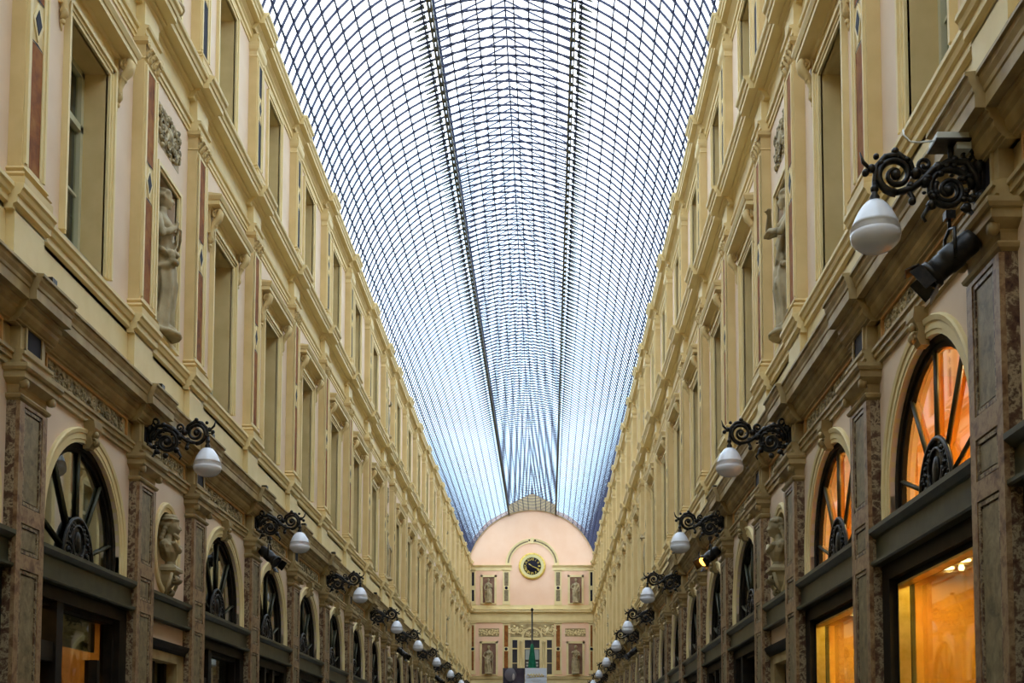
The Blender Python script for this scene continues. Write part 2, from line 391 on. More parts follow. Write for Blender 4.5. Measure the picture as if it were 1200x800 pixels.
# ------------------------------------------------------------------ pilasters (parts of the wall)
def marble_pilaster(par):
    r = empty('marble_pilaster'); r.parent = par
    m = MB(); m.stack(-.30, .30, [(.16, 0, .06), (.16, .5, .06), (.12, .56, .02), (.10, .58, 0), (.10, 4.93, 0)])
    # raised frame strips round the sunk panels
    o = m.build('shaft', 'marble', r)
    m = MB(); Z3 = ((.75, 3.34), (3.50, 3.77), (3.95, 4.86))
    for z0, z1 in Z3: m.box(.09, .112, -.15, .15, z0 + .045, z1 - .045)
    m.build('panel', 'panel', r)
    m = MB()
    m.box(.09, .128, -.302, -.20, .6, 4.90); m.box(.09, .128, .20, .302, .6, 4.90)
    for z0, z1 in ((.6, .74), (3.35, 3.49), (3.78, 3.94), (4.87, 4.90)): m.box(.09, .128, -.21, .21, z0, z1)
    m.build('stile_frame', 'stile', r)
    m = MB()
    for z0, z1 in Z3:
        m.box(.09, .120, -.20, -.165, z0, z1); m.box(.09, .120, .165, .20, z0, z1); m.box(.09, .120, -.2, .2, z0, z0 + .03); m.box(.09, .120, -.2, .2, z1 - .03, z1)
    m.build('panel_moulding', 'marble', r)
    m = MB()
    m.stack(-.29, .29, [(.10, 4.90, 0), (.14, 4.925, .04), (.15, 4.95, .05), (.14, 4.965, .04), (.11, 4.975, .01), (.115, 5.03, .015), (.125, 5.05, .02), (.16, 5.075, .055), (.19, 5.095, .085),
                         (.20, 5.10, .095), (.20, 5.16, .095), (.22, 5.165, .115), (.235, 5.19, .13), (.235, 5.225, .13)])
    for sy in (-1, 1):
        m.lathe([(.045, -.03), (.05, 0), (.045, .03)], (.16, sy * .30, 5.06), 10, 'p')
    m.build('capital', 'dirty', r)
    m = MB(); m.box(-.1, .10, -.27, .27, 5.22, 5.82)
    for z0, z1, y0, y1 in ((5.40, 5.43, -.19, .19), (5.70, 5.73, -.19, .19), (5.40, 5.73, -.19, -.16), (5.40, 5.73, .16, .19)): m.box(.09, .118, y0, y1, z0, z1)
    m.build('entablature_block', 'dirty', r)
    MB().box(.09, .104, -.16, .16, 5.43, 5.70).build('block_inlay', 'black', r)
    return r
def leaf_cap(m, w, z0, z1, p0, back=-.12):
    h = z1 - z0
    m.stack(-w, w, [(p0, z0, 0), (p0 + .02, z0 + .02, .02), (p0 + .005, z0 + .045, .005), (p0 + .01, z0 + h * .7, .01), (p0 + .05, z1 - .06, .04), (p0 + .05, z1 - .055, .05), (p0 + .055, z1, .055)], back)
    n = 4
    for row, (zz, out, ww) in enumerate(((z0 + .05, .02, .05), (z0 + .12, .035, .045))):
        for i in range(n - row):
            y = -w + .04 + (2 * w - .08) * (i + .5 * row + .0) / (n - 1)
            m.tube([(p0, y, zz), (p0 + out * .6, y, zz + .05), (p0 + out + .02, y, zz + .075), (p0 + out + .035, y, zz + .055)], [.028, .03, .022, .01], 6)
    for sy in (-1, 1):
        m.tube(spiral((p0 + .05, sy * (w - .005), z1 - .085), .045, .008, PI / 2, 1.4 * sy, 16, 'yz'), .013, 5)
        m.ball((p0 + .05, sy * (w - .005), z1 - .085), .02, 8)
def pilaster_frame(m, w, z0, z1, p, t=.09):
    m.box(p - .02, p + .03, -w, -w + t * .4, z0, z1); m.box(p - .02, p + .03, w - t * .4, w, z0, z1); m.box(p - .02, p + .015, -w, -w + t, z0, z1); m.box(p - .02, p + .015, w - t, w, z0, z1)
def diamond(m, w, h, zc, p0, p1):
    vs = [(p0, -w, zc), (p0, 0, zc - h), (p0, w, zc), (p0, 0, zc + h), (p1, -w, zc), (p1, 0, zc - h), (p1, w, zc), (p1, 0, zc + h)]
    m.add(vs, [(0, 1, 2, 3), (4, 5, 6, 7), (0, 1, 5, 4), (1, 2, 6, 5), (2, 3, 7, 6), (3, 0, 4, 7)])
def inlaid_pilaster(par, name, z0, z1, w, cap, inl, zc):
    r = empty(name); r.parent = par
    m = MB()
    m.stack(-w, w, [(PF + .07, z0, .07), (PF + .07, z0 + .085, .07), (PF + .035, z0 + .09, .035), (PF + .065, z0 + .12, .06), (PF + .035, z0 + .15, .035), (PF + .015, z0 + .16, .012), (PF + .04, z0 + .185, .035), (PF + .03, z0 + .21, .02), (PF, z0 + .215, 0), (PF, z1, 0)], -.15)
    m.build('shaft', 'tan', r)
    m = MB(); pilaster_frame(m, w - .03, z0 + .26, z1 - .06, PF); m.box(PF - .02, PF + .012, -w + .03, w - .03, z0 + .23, z0 + .265); m.box(PF - .02, PF + .012, -w + .03, w - .03, z1 - .07, z1 - .035)
    diamond(m, .115, .20, zc, PF - .02, PF + .013)
    m.build('inlay_frame', 'cream', r)
    m = MB(); m.box(PF - .02, PF + .004, -w + .12, w - .12, z0 + .265, zc - .24); m.box(PF - .02, PF + .004, -w + .12, w - .12, zc + .24, z1 - .07)
    m.build('inlay', inl, r)
    m = MB(); diamond(m, .07, .13, zc, PF - .02, PF + .018)
    for sz in (-1, 1):
        vs = [(PF + .008, -w + .07, zc + sz * .24), (PF + .008, w - .07, zc + sz * .24), (PF + .008, 0, zc + sz * .215 + 0)]
        m.add(vs, [(0, 1, 2)])
    m.build('diamond', 'black', r)
    m = MB(); cap(m); m.build('capital', 'tan' if inl == 'inlay' else 'cream', r)
    return r
def scroll_cap(m): leaf_cap(m, .24, 10.18, 10.455, PF)
def plain_cap(m): m.stack(-.23, .23, [(PF, 13.55, 0), (PF + .02, 13.57, .02), (PF, 13.59, 0), (PF, 13.66, 0), (PF + .03, 13.69, .03), (PF + .045, 13.73, .045), (PF + .045, 13.81, .045)], -.15)
protoA = protoB = protoC = None
for side in (-1, 1):
    for k in sorted(PIL):
        par = WALL[side]; s = -side
        if protoA is None:
            a = protoA = marble_pilaster(par); b = protoB = inlaid_pilaster(par, 'inlaid_pilaster', 6.95, 10.2, .25, scroll_cap, 'inlay', 8.73)
            c = protoC = inlaid_pilaster(par, 'attic_pilaster', 11.45, 13.57, .23, plain_cap, 'black', 12.75)
        else:
            a, b, c = copy_tree(protoA, par), copy_tree(protoB, par), copy_tree(protoC, par)
        for o in (a, b, c): o.location = (0, s * PIL[k], 0)

# ------------------------------------------------------------------ relief carving
def relief(m, w, h, p, y0=0.0, z0=0.0, n=3, th=.016):
    """acanthus scrolls centred on (y0,z0)"""
    rr = h * .34
    m.ball((p, y0, z0), h * .20, 10, (.5, 1, 1.2))
    for sy in (-1, 1):
        for i in range(n):
            cy = y0 + sy * (w / 2) * (i + .62) / n; fl = 1 if i % 2 == 0 else -1
            m.tube(spiral((p, cy, z0), rr, rr * .12, (PI if sy > 0 else 0) , 1.45 * fl * sy, 20, 'yz'), [th * (1 - .5 * j / 20) for j in range(21)], 5)
            m.ball((p + .004, cy, z0), rr * .28, 8, (.6, 1, 1))
            for q in range(5):
                a = 2 * PI * q / 5 + i
                m.ball((p, cy + rr * 1.15 * math.cos(a), z0 + rr * 1.15 * math.sin(a)), th * 1.35, 6, (.7, 1.5, 1.1))
# ------------------------------------------------------------------ arched fanlight + shopfront bay
def fanlight():
    r = empty('window_0')
    m = MB(); m.sweep(arc_path(AX + .0, AZS, 3.55, 28), [(0, -.04), (0, .012), (.035, .012), (.04, .022), (.10, .022), (.105, .035), (.145, .045), (.155, .03), (.16, -.01)])
    m.build('archivolt', 'cream', r)
    m = MB()                                            # scrolled keystone
    m.stack(-.075, .075, [(.05, 4.94, -.02), (.085, 5.0, -.01), (.07, 5.06, 0), (.10, 5.12, .005), (.12, 5.16, .02), (.12, 5.235, .05)], -.02)
    m.tube(spiral((.085, 0, 5.02), .04, .008, -PI / 2, 1.3, 14), .018, 6, 3.0); m.ball((.10, 0, 5.10), .04, 8, (.8, 1.3, 1))
    m.build('keystone', 'dirty', r)
    m = MB(); m.sweep(arc_path(AX - .055, AZS, 3.66, 28), [(0, -.13), (0, -.05), (.06, -.04), (.06, -.13)])
    m.sweep(arc_path(AX - .10, AZS, 3.66, 28), [(0, -.11), (0, -.075), (.05, -.075), (.05, -.11)])
    m.build('frame', 'darkwood', r)
    m = MB()
    for ang in (20, 57, 90, 123, 160):
        a = math.radians(ang); d0 = .40; d1 = 1.0
        # reach the arch from the sill centre
        t = .5
        while True:
            y, z = t * math.cos(a), 3.70 + t * math.sin(a)
            if (z > AZS and math.hypot(y, z - AZS) > AX - .08) or abs(y) > AX - .08: break
            t += .01
        m.tube([(-.085, d0 * math.cos(a), 3.70 + d0 * math.sin(a)), (-.085, y, z)], [.022, .022], 4)
    m.build('glazing_bars', 'green', r)
    m = MB()
    P = [(y, z) for y, z, _, _ in arc_path(AX - .02, AZS, 3.62, 28)]
    m.add([(-.105, y, z) for y, z in P], [tuple(range(len(P)))])
    m.build('glass', 'fanpane', r)
    m = MB()                                            # half-oval cast ornament at the sill
    E = [(.40 * math.cos(PI * i / 20), 3.68 + .50 * math.sin(PI * i / 20)) for i in range(21)]
    m.tube([(-.065, y, z) for y, z in E], .022, 6)
    m.tube([(-.065, y * .42, 3.92 + (z - 3.68) * .36) for y, z in E] + [(-.065, -y * .42, 3.92 - (z - 3.68) * .36) for y, z in E], .015, 6)
    m.add([(-.085, y, z) for y, z in E] + [(-.075, y, z) for y, z in E], [tuple(range(21)), tuple(range(21, 42))])
    m.ball((-.07, 0, 3.92), .08, 10, (.35, .8, 1.5))
    for sy in (-1, 1):
        for cy, cz, rr in ((.24, 3.80, .085), (.25, 3.98, .065), (.15, 4.07, .05), (.33, 3.9, .03), (.10, 3.75, .045)):
            m.tube(spiral((-.065, sy * cy, cz), rr, .012, PI / 2, 1.3 * sy, 14, 'yz'), .012, 5)
            m.ball((-.063, sy * cy, cz), .02, 6)
            for q in range(4): m.ball((-.065, sy * cy + rr * math.cos(q * 1.57 + .6), cz + rr * math.sin(q * 1.57 + .6)), .016, 5)
    m.build('fan_ornament', 'iron', r)
    return r
def shopfront(kind):
    r = empty('shop_front')
    m = MB()
    y = 1.325
    m.prof([(-.2, 3.345), (.10, 3.345), (.115, 3.36), (.115, 3.385), (.06, 3.40), (.06, 3.60), (.085, 3.61), (.13, 3.65), (.13, 3.69), (-.2, 3.70)], -y, y)
    m.build('fascia', 'green', r)
    m = MB()
    for sy in (-1, 1):
        a, b = sorted((sy * 1.325, sy * 1.10)); m.box(-.2, .012, a, b, 0, 3.36)
        a, b = sorted((sy * 1.12, sy * 1.05)); m.box(-.2, -.06, a, b, 0, 3.36)
    m.box(-.2, .012, -1.3, 1.3, 3.20, 3.36); m.box(-.2, -.06, -1.12, 1.12, 3.15, 3.22); m.box(-.2, -.02, -1.3, 1.3, 0, .5)
    if kind == 'split':
        m.box(-.22, .0, -.66, -.50, .4, 3.3); m.box(-.2, -.03, -1.1, -.6, 2.58, 2.78); m.box(-.2, -.06, .62, .70, .4, 2.7)
    elif kind == 'door':
        m.box(-.22, .0, .22, .36, .4, 3.3); m.box(-.22, .0, -.40, -.28, .4, 3.3); m.box(-.2, -.03, -.4, .3, 2.55, 2.68)
    m.build('frame', 'darkwood', r)
    MB().box(-.16, -.155, -1.1, 1.1, .45, 3.2).build('glass', 'pane', r)
    if kind == 'lit':
        m = MB()
        for q in (((-1.055, -1.035, .5, 3.15)), ((1.035, 1.055, .5, 3.15)), ((-1.05, 1.05, 3.13, 3.15))): m.box(-.15, -.05, *q)
        m.build('inner_beading', 'gold', r)
    return r
# ------------------------------------------------------------------ upper windows
def console(par, sy, m_name='console'):
    m = MB(); y = sy * .80; z = 9.84
    m.tube([(WP + .02, y, 9.30), (WP + .05, y, 9.36), (WP + .05, y, 9.48), (WP + .09, y, 9.60), (WP + .16, y, 9.68), (WP + .18, y, 9.76), (WP + .15, y, 9.81)], [.025, .04, .035, .045, .055, .055, .04], 8, 1.25)
    m.tube(spiral((WP + .13, y, 9.74), .065, .01, PI / 2, 1.4, 16), .022, 6, 3.0)
    m.tube(spiral((WP + .05, y, 9.38), .04, .008, -PI / 2, -1.3, 14), .016, 6, 3.0)
    m.box(WP - .02, WP + .05, y - .06, y + .06, 9.45, 9.86)
    m.ball((WP + .03, y, 9.27), .032, 8); m.tube([(WP + .02, y, 9.26), (WP + .02, y, 9.17)], [.022, .006], 6)
    for q in range(3): m.ball((WP + .10 + .03 * q, y, 9.58 + .06 * q), .035, 6, (1, 1.8, 1))
    return m.build(m_name, 'tan', par)
def upper_window():
    r = empty('window_0')
    m = MB(); z0, z1, hw = 7.10, 9.50, .56
    def ring(p, a, b):
        m.box(WP - .02, p, -hw - b, -hw - a, z0, z1 + b); m.box(WP - .02, p, hw + a, hw + b, z0, z1 + b); m.box(WP - .02, p, -hw - b, hw + b, z1 + a, z1 + b)
    ring(WP + .03, 0, .05); ring(WP + .045, .045, .09); ring(WP + .07, .085, .13)
    m.build('moulded_frame', 'cream', r)
    m = MB(); reveal(m, 0, hw, z0, z1, WP, .34); m.box(WP - .34, WP, -hw, hw, z0 - .12, z0)
    m.build('reveal', 'tan', r)
    m = MB(); P = WP - .34
    for q in ((-hw, -hw + .07, z0, z1), (hw - .07, hw, z0, z1), (-hw, hw, z0, z0 + .10), (-hw, hw, z1 - .07, z1), (-hw, hw, 8.78, 8.86)): m.box(P, P + .07, *q)
    m.box(P + .01, P + .06, -.03, .03, z0, z1)
    m.box(P + .01, P + .04, -hw, hw, 8.0, 8.03)
    m.tube([(P + .16, -hw, z0 + .16), (P + .16, hw, z0 + .16)], .028, 6)
    m.build('sash', 'sash', r)
    m = MB(); m.add([(P + .02, -hw, z0), (P + .02, hw, z0), (P + .02, hw, z1), (P + .02, -hw, z1)], [(0, 1, 2, 3)]); m.build('glass', 'pane', r)
    m = MB(); m.stack(-.90, .90, [(WP + .04, 9.80, -.03), (WP + .06, 9.84, 0), (WP + .20, 9.85, .04), (WP + .20, 9.91, .04), (WP + .215, 9.915, .055), (WP + .245, 9.97, .085), (WP + .245, 9.99, .085), (WP, 10.02, .085)], WP - .02)
    m.box(WP - .02, WP + .02, -.70, .70, 9.62, 9.83)
    m.build('hood', 'cream', r)
    console(r, 1); console(r, -1)
    return r
def attic_window():
    r = empty('window_0'); m = MB(); z0, z1, hw = 11.75, 13.62, .50
    for p, a, b in ((WP + .03, 0, .05), (WP + .05, .045, .10)):
        m.box(WP - .02, p, -hw - b, -hw - a, z0, z1 + b); m.box(WP - .02, p, hw + a, hw + b, z0, z1 + b); m.box(WP - .02, p, -hw - b, hw + b, z1 + a, z1 + b)
    m.build('moulded_frame', 'cream', r)
    m = MB(); reveal(m, 0, hw, z0, z1, WP, .30); m.build('reveal', 'tan', r)
    m = MB(); P = WP - .30
    for q in ((-hw, -hw + .06, z0, z1), (hw - .06, hw, z0, z1), (-hw, hw, z0, z0 + .08), (-hw, hw, z1 - .06, z1), (-hw, hw, 12.95, 13.01), (-.025, .025, z0, z1)): m.box(P, P + .06, *q)
    m.build('sash', 'sash', r)
    m = MB(); m.add([(P + .02, -hw, z0), (P + .02, hw, z0), (P + .02, hw, z1), (P + .02, -hw, z1)], [(0, 1, 2, 3)]); m.build('glass', 'pane', r)
    return r
# niche bay pieces that belong to the wall
def niche_trim(par):
    r = empty('niche_surround'); r.parent = par
    m = MB(); N = 36
    m.sweep([(.40 * math.cos(2 * PI * i / N), 4.32 + .50 * math.sin(2 * PI * i / N), math.cos(2 * PI * i / N), math.sin(2 * PI * i / N)) for i in range(N)],
            [(0, -.05), (0, .015), (.05, .02), (.055, .035), (.10, .045), (.12, .03), (.125, -.01)], True)
    m.build('oval_frame', 'cream', r)
    m = MB()                                            # oval recess, a hollow shell
    rings = []; vs = []; fs = []
    for j in range(7):
        t = j / 6 * PI / 2
        for i in range(N):
            a = 2 * PI * i / N; vs.append((-.26 * math.sin(t), .40 * math.cos(a) * math.cos(t) + 0, 4.32 + .50 * math.sin(a) * math.cos(t)))
    for j in range(6):
        for i in range(N): fs.append((j * N + i, j * N + (i + 1) % N, (j + 1) * N + (i + 1) % N, (j + 1) * N + i))
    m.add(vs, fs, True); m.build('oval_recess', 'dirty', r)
    m = MB(); w, z0, z1 = .42, 7.17, 9.27
    for p, a, b in ((WP + .03, 0, .04), (WP + .055, .035, .085)):
        m.box(WP - .02, p, -w - b, -w - a, z0 - b, z1 + b); m.box(WP - .02, p, w + a, w + b, z0 - b, z1 + b); m.box(WP - .02, p, -w - b, w + b, z1 + a, z1 + b); m.box(WP - .02, p, -w - b, w + b, z0 - b, z0 - a)
    m.build('statue_niche_frame', 'cream', r)
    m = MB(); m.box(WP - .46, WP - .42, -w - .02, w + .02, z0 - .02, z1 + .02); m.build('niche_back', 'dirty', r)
    m = MB(); m.box(WP - .02, WP + .004, -.46, .46, 9.64, 10.20); m.build('relief_panel', 'dirty', r)
    m = MB(); relief(m, .80, .50, WP + .015, 0, 9.92, 1, .03)
    for i in range(70):
        y, z = random.uniform(-.43, .43), random.uniform(9.67, 10.17); m.ball((WP + .012, y, z), random.uniform(.02, .045), 6, (.9, 1.3, .9))
    for i in range(8):
        y, z = -.38 + .11 * i, 9.92 + .14 * (-1) ** i; m.tube(spiral((WP + .03, y, z), .075, .012, i, 1.3, 14, 'yz'), .016, 5)
    m.build('carved_relief', 'relief', r)
    m = MB(); w, z0, z1 = .36, 11.72, 13.45
    for p, a, b in ((WP + .03, 0, .07),):
        m.box(WP - .02, p, -w - b, -w - a, z0, z1 + b); m.box(WP - .02, p, w + a, w + b, z0, z1 + b); m.box(WP - .02, p, -w - b, w + b, z1 + a, z1 + b)
    m.build('attic_niche_frame', 'cream', r)
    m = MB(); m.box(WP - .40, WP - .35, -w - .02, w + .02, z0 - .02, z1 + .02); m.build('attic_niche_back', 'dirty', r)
    return r
def niche_door():
    r = empty('door_0'); m = MB(); w = (NB - .6) / 2
    m.prof([(-.2, 3.345), (.10, 3.345), (.115, 3.36), (.115, 3.385), (.06, 3.40), (.06, 3.60), (.085, 3.61), (.12, 3.65), (.12, 3.69), (-.2, 3.70)], -w, w)
    m.build('fascia', 'green', r)
    m = MB(); m.prof([(-.1, 2.98), (.03, 2.98), (.05, 3.02), (.09, 3.06), (.10, 3.10), (-.1, 3.12)], -w, w); m.build('door_cornice', 'darkwood', r)
    m = MB(); m.box(-.2, .02, -w, -.52, 0, 3.0); m.box(-.2, .02, .52, w, 0, 3.0); m.box(-.2, .02, -w, w, 2.86, 3.0); m.build('frame', 'dirty', r)
    m = MB(); m.box(-.20, -.12, -.55, .55, 0, .9); m.box(-.20, -.12, -.55, -.42, 0, 2.88); m.box(-.20, -.12, .42, .55, 0, 2.88); m.box(-.2, -.12, -.05, .05, 0, 2.88); m.box(-.2, -.12, -.55, .55, 2.2, 2.3)
    m.build('leaf', 'darkwood', r)
    MB().box(-.17, -.165, -.5, .5, .8, 2.88).build('glass', 'pane', r)
    return r
def frieze_relief(par, w):
    r = empty('frieze_panel'); r.parent = par
    m = MB()
    for q in ((-w / 2, w / 2, 5.59, 5.612), (-w / 2, -w / 2 + .025, 5.385, 5.612), (w / 2 - .025, w / 2, 5.385, 5.612)): m.box(-.01, .03, *q)
    m.build('panel_frame', 'amberpaint', r)
    m = MB(); m.box(-.01, .004, -w / 2 + .02, w / 2 - .02, 5.38, 5.60)
    relief(m, w * .92, .19, .008, 0, 5.49, 5 if w > 1.5 else 3, .015)
    for i in range(int(w * 22)):
        m.ball((.006, random.uniform(-w / 2 + .06, w / 2 - .06), random.uniform(5.41, 5.57)), random.uniform(.01, .024), 5, (.7, 1.6, 1))
    m.build('carving', 'relief', r)
    return r
P = {}
for side in (-1, 1):
    for k in BAYS:
        Y = (PIL[k] + PIL[k + 1]) / 2; s = -side; wall = WALL[side]; i = k - BAYS[0]
        o1 = ORD[i]
        def get(key, fn, *a):
            if key not in P: P[key] = fn(*a); return P[key]
            return copy_tree(P[key], P[key].parent)
        if k in NICHE:
            t = get(('trim', side), niche_trim, wall); t.location = (0, s * Y, 0)
            fr = get(('frz_s', side), frieze_relief, wall, 1.35); fr.location = (0, s * Y, 0)
            d = place(get('door', niche_door), side, Y); d.name = nm('door')
            tag(d, f'dark doorway under the {["first", "second", "third"][NICHE.index(k)]} oval bust niche, {SIDE[side]}', 'door', kind='structure')
            continue
        fr = get(('frz_l', side), frieze_relief, wall, 2.30); fr.location = (0, s * Y, 0)
        w = place(get('fan', fanlight), side, Y); w.name = nm('window')
        tag(w, f'arched fanlight of the {o1} bay on the {SIDE[side]}', 'window', kind='structure')
        lit = side > 0 and k in (-1, 0)
        kd = 'lit' if lit else ('split' if (k % 2 == 0) else 'door')
        f = place(get('shop' + kd, shopfront, kd), side, Y)
        tag(f, (f'olive shop front onto orange-lit interior, {"beside the oval bust niche" if k == 0 else "closest to the camera"}' if lit else
                f'dark shop front below the {o1} bay, {SIDE[side]}'), 'shop front', 'shop fronts along the arcade')
        w = place(get('upwin', upper_window), side, Y); w.name = nm('window')
        tag(w, f'hooded first floor window in the {o1} bay on the {SIDE[side]}', 'window', kind='structure')
        w = place(get('attwin', attic_window), side, Y); w.name = nm('window')
        tag(w, f'plain top floor window in the {o1} bay on the {SIDE[side]}', 'window', kind='structure')

# lit shop interiors (rooms behind the glass)
for k, e in ((-1, 1.0), (0, 1.0)):
    Y = (PIL[k] + PIL[k + 1]) / 2; h = 1.55
    r = empty('shop_room', (HW, Y, 0), PI); tag(r, f'orange painted shop interior behind the {"wide lit window closest to the camera" if k < 0 else "lit window beside the bust niche"}', 'room', kind='structure')
    m = MB()
    m.box(-2.6, -2.55, -h, h, 0, 5.25); m.box(-2.6, -.24, -h - .03, -h, 0, 5.25); m.box(-2.6, -.24, h, h + .03, 0, 5.25)
    m.build('painted_walls', 'orange', r)
    m = MB(); m.box(-2.6, -.20, -h, h, 3.30, 3.42); m.box(-2.6, -.24, -h, h, 5.20, 5.26); m.build('shop_ceiling', 'shopceil', r)
    m = MB(); spots = [(-.50, -1.05 + .42 * i) for i in range(6)]
    for pp, q in spots:
        m.lathe([(.055, 0), (.055, -.015)], (pp, q, 3.298), 14); m.lathe([(.018, 0), (.028, -.03), (.02, -.05)], (pp - .05, q + .2, 3.29), 10)
    m.build('ceiling_spots', 'bulb', r)
    m = MB(); m.box(-2.5, -2.1, -1.2, .1, 0, 2.55); m.box(-2.54, -2.02, -1.26, .16, 2.55, 2.68)
    for q in (-1.2, -.84, -.46, -.10): m.box(-2.1, -2.06, q, q + .05, .4, 2.55)
    for q in range(4): m.box(-2.48, -2.08, -1.18, .08, .7 + .45 * q, .73 + .45 * q)
    m.build('display_cabinet', 'inlay', r)
    for (pp, q), z, en in [(spots[0], 3.26, 15), (spots[2], 3.26, 15), (spots[5], 3.26, 15), ((-1.8, 0), 3.26, 22), ((-.9, 0), 5.15, 55), ((-1.8, .6), 5.15, 40)]:
        ld = bpy.data.lights.new('shop_light', 'AREA'); ld.shape = 'DISK'; ld.size = .11; ld.energy = en; ld.color = (1.0, .70, .30)
        lo = bpy.data.objects.new('shop_light', ld); COL.objects.link(lo); lo.parent = r; lo.location = (pp, q, z)
Y = (PIL[0] + PIL[1]) / 2; h = 1.55
r = empty('shop_room', (-HW, Y, 0)); tag(r, 'dim brown shop interior with display added for orange reflections, closest window, dark shop side', 'room', kind='structure')
m = MB(); m.box(-1.9, -1.85, -h, h, 0, 3.3); m.box(-1.9, -.24, -h - .03, -h, 0, 3.3); m.box(-1.9, -.24, h, h + .03, 0, 3.3); m.build('painted_walls', 'brownwall', r)
m = MB(); m.box(-1.9, -.20, -h, h, 3.30, 3.42); m.build('shop_ceiling', 'green', r)
m = MB(); m.box(-.30, -.27, -.5, 1.08, 2.82, 3.2); m.build('window_blind', 'blind', r)
m = MB()
for c in (-.75, .05, .8):
    m.sweep([(c + q[0], q[1], q[2], q[3]) for q in arc_path(.24, 2.35, .4, 14)], [(0, -.75), (0, -.62), (.07, -.62), (.07, -.75)])
    m.box(-.80, -.75, c - .28, c + .28, .4, 2.4)
m.build('reflection_display', 'inlay', r)  # arched display added in place of the orange reflection in this window
for q in (-.7, .7):
    ld = bpy.data.lights.new('shop_light', 'AREA'); ld.shape = 'DISK'; ld.size = .11; ld.energy = 14; ld.color = (1.0, .62, .25)  # added lamps, give the reflection stand-in its warm glow
    lo = bpy.data.objects.new('shop_light', ld); COL.objects.link(lo); lo.parent = r; lo.location = (-.5, q, 3.26)
# ------------------------------------------------------------------ sculpture
def bake(o, voxel):
    md = o.modifiers.new('r', 'REMESH'); md.mode = 'VOXEL'; md.voxel_size = voxel; md.use_smooth_shade = True
    sm = o.modifiers.new('s', 'SMOOTH'); sm.iterations = 2; sm.factor = .35
    dg = bpy.context.evaluated_depsgraph_get(); me = bpy.data.meshes.new_from_object(o.evaluated_get(dg))
    me.name = o.name; o.modifiers.clear(); old = o.data; o.data = me; bpy.data.meshes.remove(old); return o
def loft(m, lv, n=28, folds=9, ph=0.0):
    vs = []; fs = []
    for i, (z, rp, ry, cp, cy, am) in enumerate(lv):
        for k in range(n):
            a = 2 * PI * k / n
            q = 1 + am * math.sin(folds * a + ph + z * 1.7) + am * .5 * math.sin((folds // 2) * a - z * 4)
            vs.append((cp + rp * q * math.cos(a), cy + ry * q * math.sin(a), z))
    for i in range(len(lv) - 1):
        for k in range(n): fs.append((i * n + k, i * n + (k + 1) % n, (i + 1) * n + (k + 1) % n, (i + 1) * n + k))
    fs.append(tuple(range(n))[::-1]); fs.append(tuple(range((len(lv) - 1) * n, len(lv) * n)))
    m.add(vs, fs, True)
def head(m, c, turn=0.0, hat=False, r=.10):
    ct, st = math.cos(turn), math.sin(turn)
    def T(p, y, z): return (c[0] + p * ct - y * st, c[1] + p * st + y * ct, c[2] + z)
    vs = []; fs = []; n = 20; h = 14
    for i in range(h + 1):
        t = PI * i / h
        for k in range(n):
            a = 2 * PI * k / n; p, y, z = r * 1.0 * math.sin(t) * math.cos(a), r * .80 * math.sin(t) * math.sin(a), r * 1.28 * math.cos(t)
            if z < 0: p = p * (1 + z * 1.2) + .012; y *= (1 + z * 2.2)          # jaw
            if math.cos(a) > .6 and -.01 < z < .035: p -= .012                   # eye sockets
            vs.append(T(p, y, z))
    for i in range(h):
        for k in range(n): fs.append((i * n + k, (i + 1) * n + k, (i + 1) * n + (k + 1) % n, i * n + (k + 1) % n))
    m.add(vs, fs, True)
    m.tube([T(.085, 0, .03), T(.115, 0, -.01), T(.122, 0, -.028), T(.09, 0, -.036)], [.010, .014, .018, .01], 6)   # nose
    m.tube([T(.092, -.025, -.062), T(.103, 0, -.06), T(.092, .025, -.062)], [.008, .012, .008], 6)                   # mouth
    m.ball(T(.078, 0, -.10), .024, 8)                                                                              # chin
    for sy in (-1, 1):
        m.ball(T(.082, sy * .034, .016), .014, 6); m.ball(T(0, sy * .082, -.01), .022, 6, (.8, .5, 1.3))            # eyes, ears
        m.tube([T(.088, sy * .012, .036), T(.085, sy * .05, .038)], .011, 5)                                        # brows
    for q in range(16):                                                                                            # hair
        a = 2 * PI * q / 16
        m.ball(T(-.02 + .085 * math.cos(a), .078 * math.sin(a), .075 if math.cos(a) > 0 else .02), .034, 6)
    m.ball(T(-.02, 0, .085), .075, 10, (1.1, 1, .7)); m.ball(T(-.115, 0, .03), .05, 8)
def hand(m, w, d, s=1.0):
    """palm and five bent fingers: w wrist point, d pointing direction"""
    w = Vector(w); d = Vector(d).normalized(); up = Vector((0, 0, 1)) if abs(d.z) < .8 else Vector((1, 0, 0))
    sd = d.cross(up).normalized(); nn = sd.cross(d)
    m.tube([w, w + d * .045, w + d * .08], [.024, .032, .028], 8, .6)
    for i, ln in enumerate((.055, .065, .06, .048)):
        b = w + d * .075 + sd * (.026 - .0175 * i)
        m.tube([b, b + d * ln * .5 - nn * .008, b + d * ln * .8 - nn * .028], [.0095, .009, .007], 6)
    b = w + d * .03 + sd * .026
    m.tube([b, b + sd * .022 + d * .02, b + sd * .03 + d * .05 - nn * .01], [.012, .010, .008], 6)
def arm(m, sh, el, wr, dr):
    m.tube([sh, Vector(sh).lerp(Vector(el), .5), el, Vector(el).lerp(Vector(wr), .35), wr], [.062, .055, .044, .044, .028], 10); m.ball(el, .045, 8); hand(m, wr, dr)
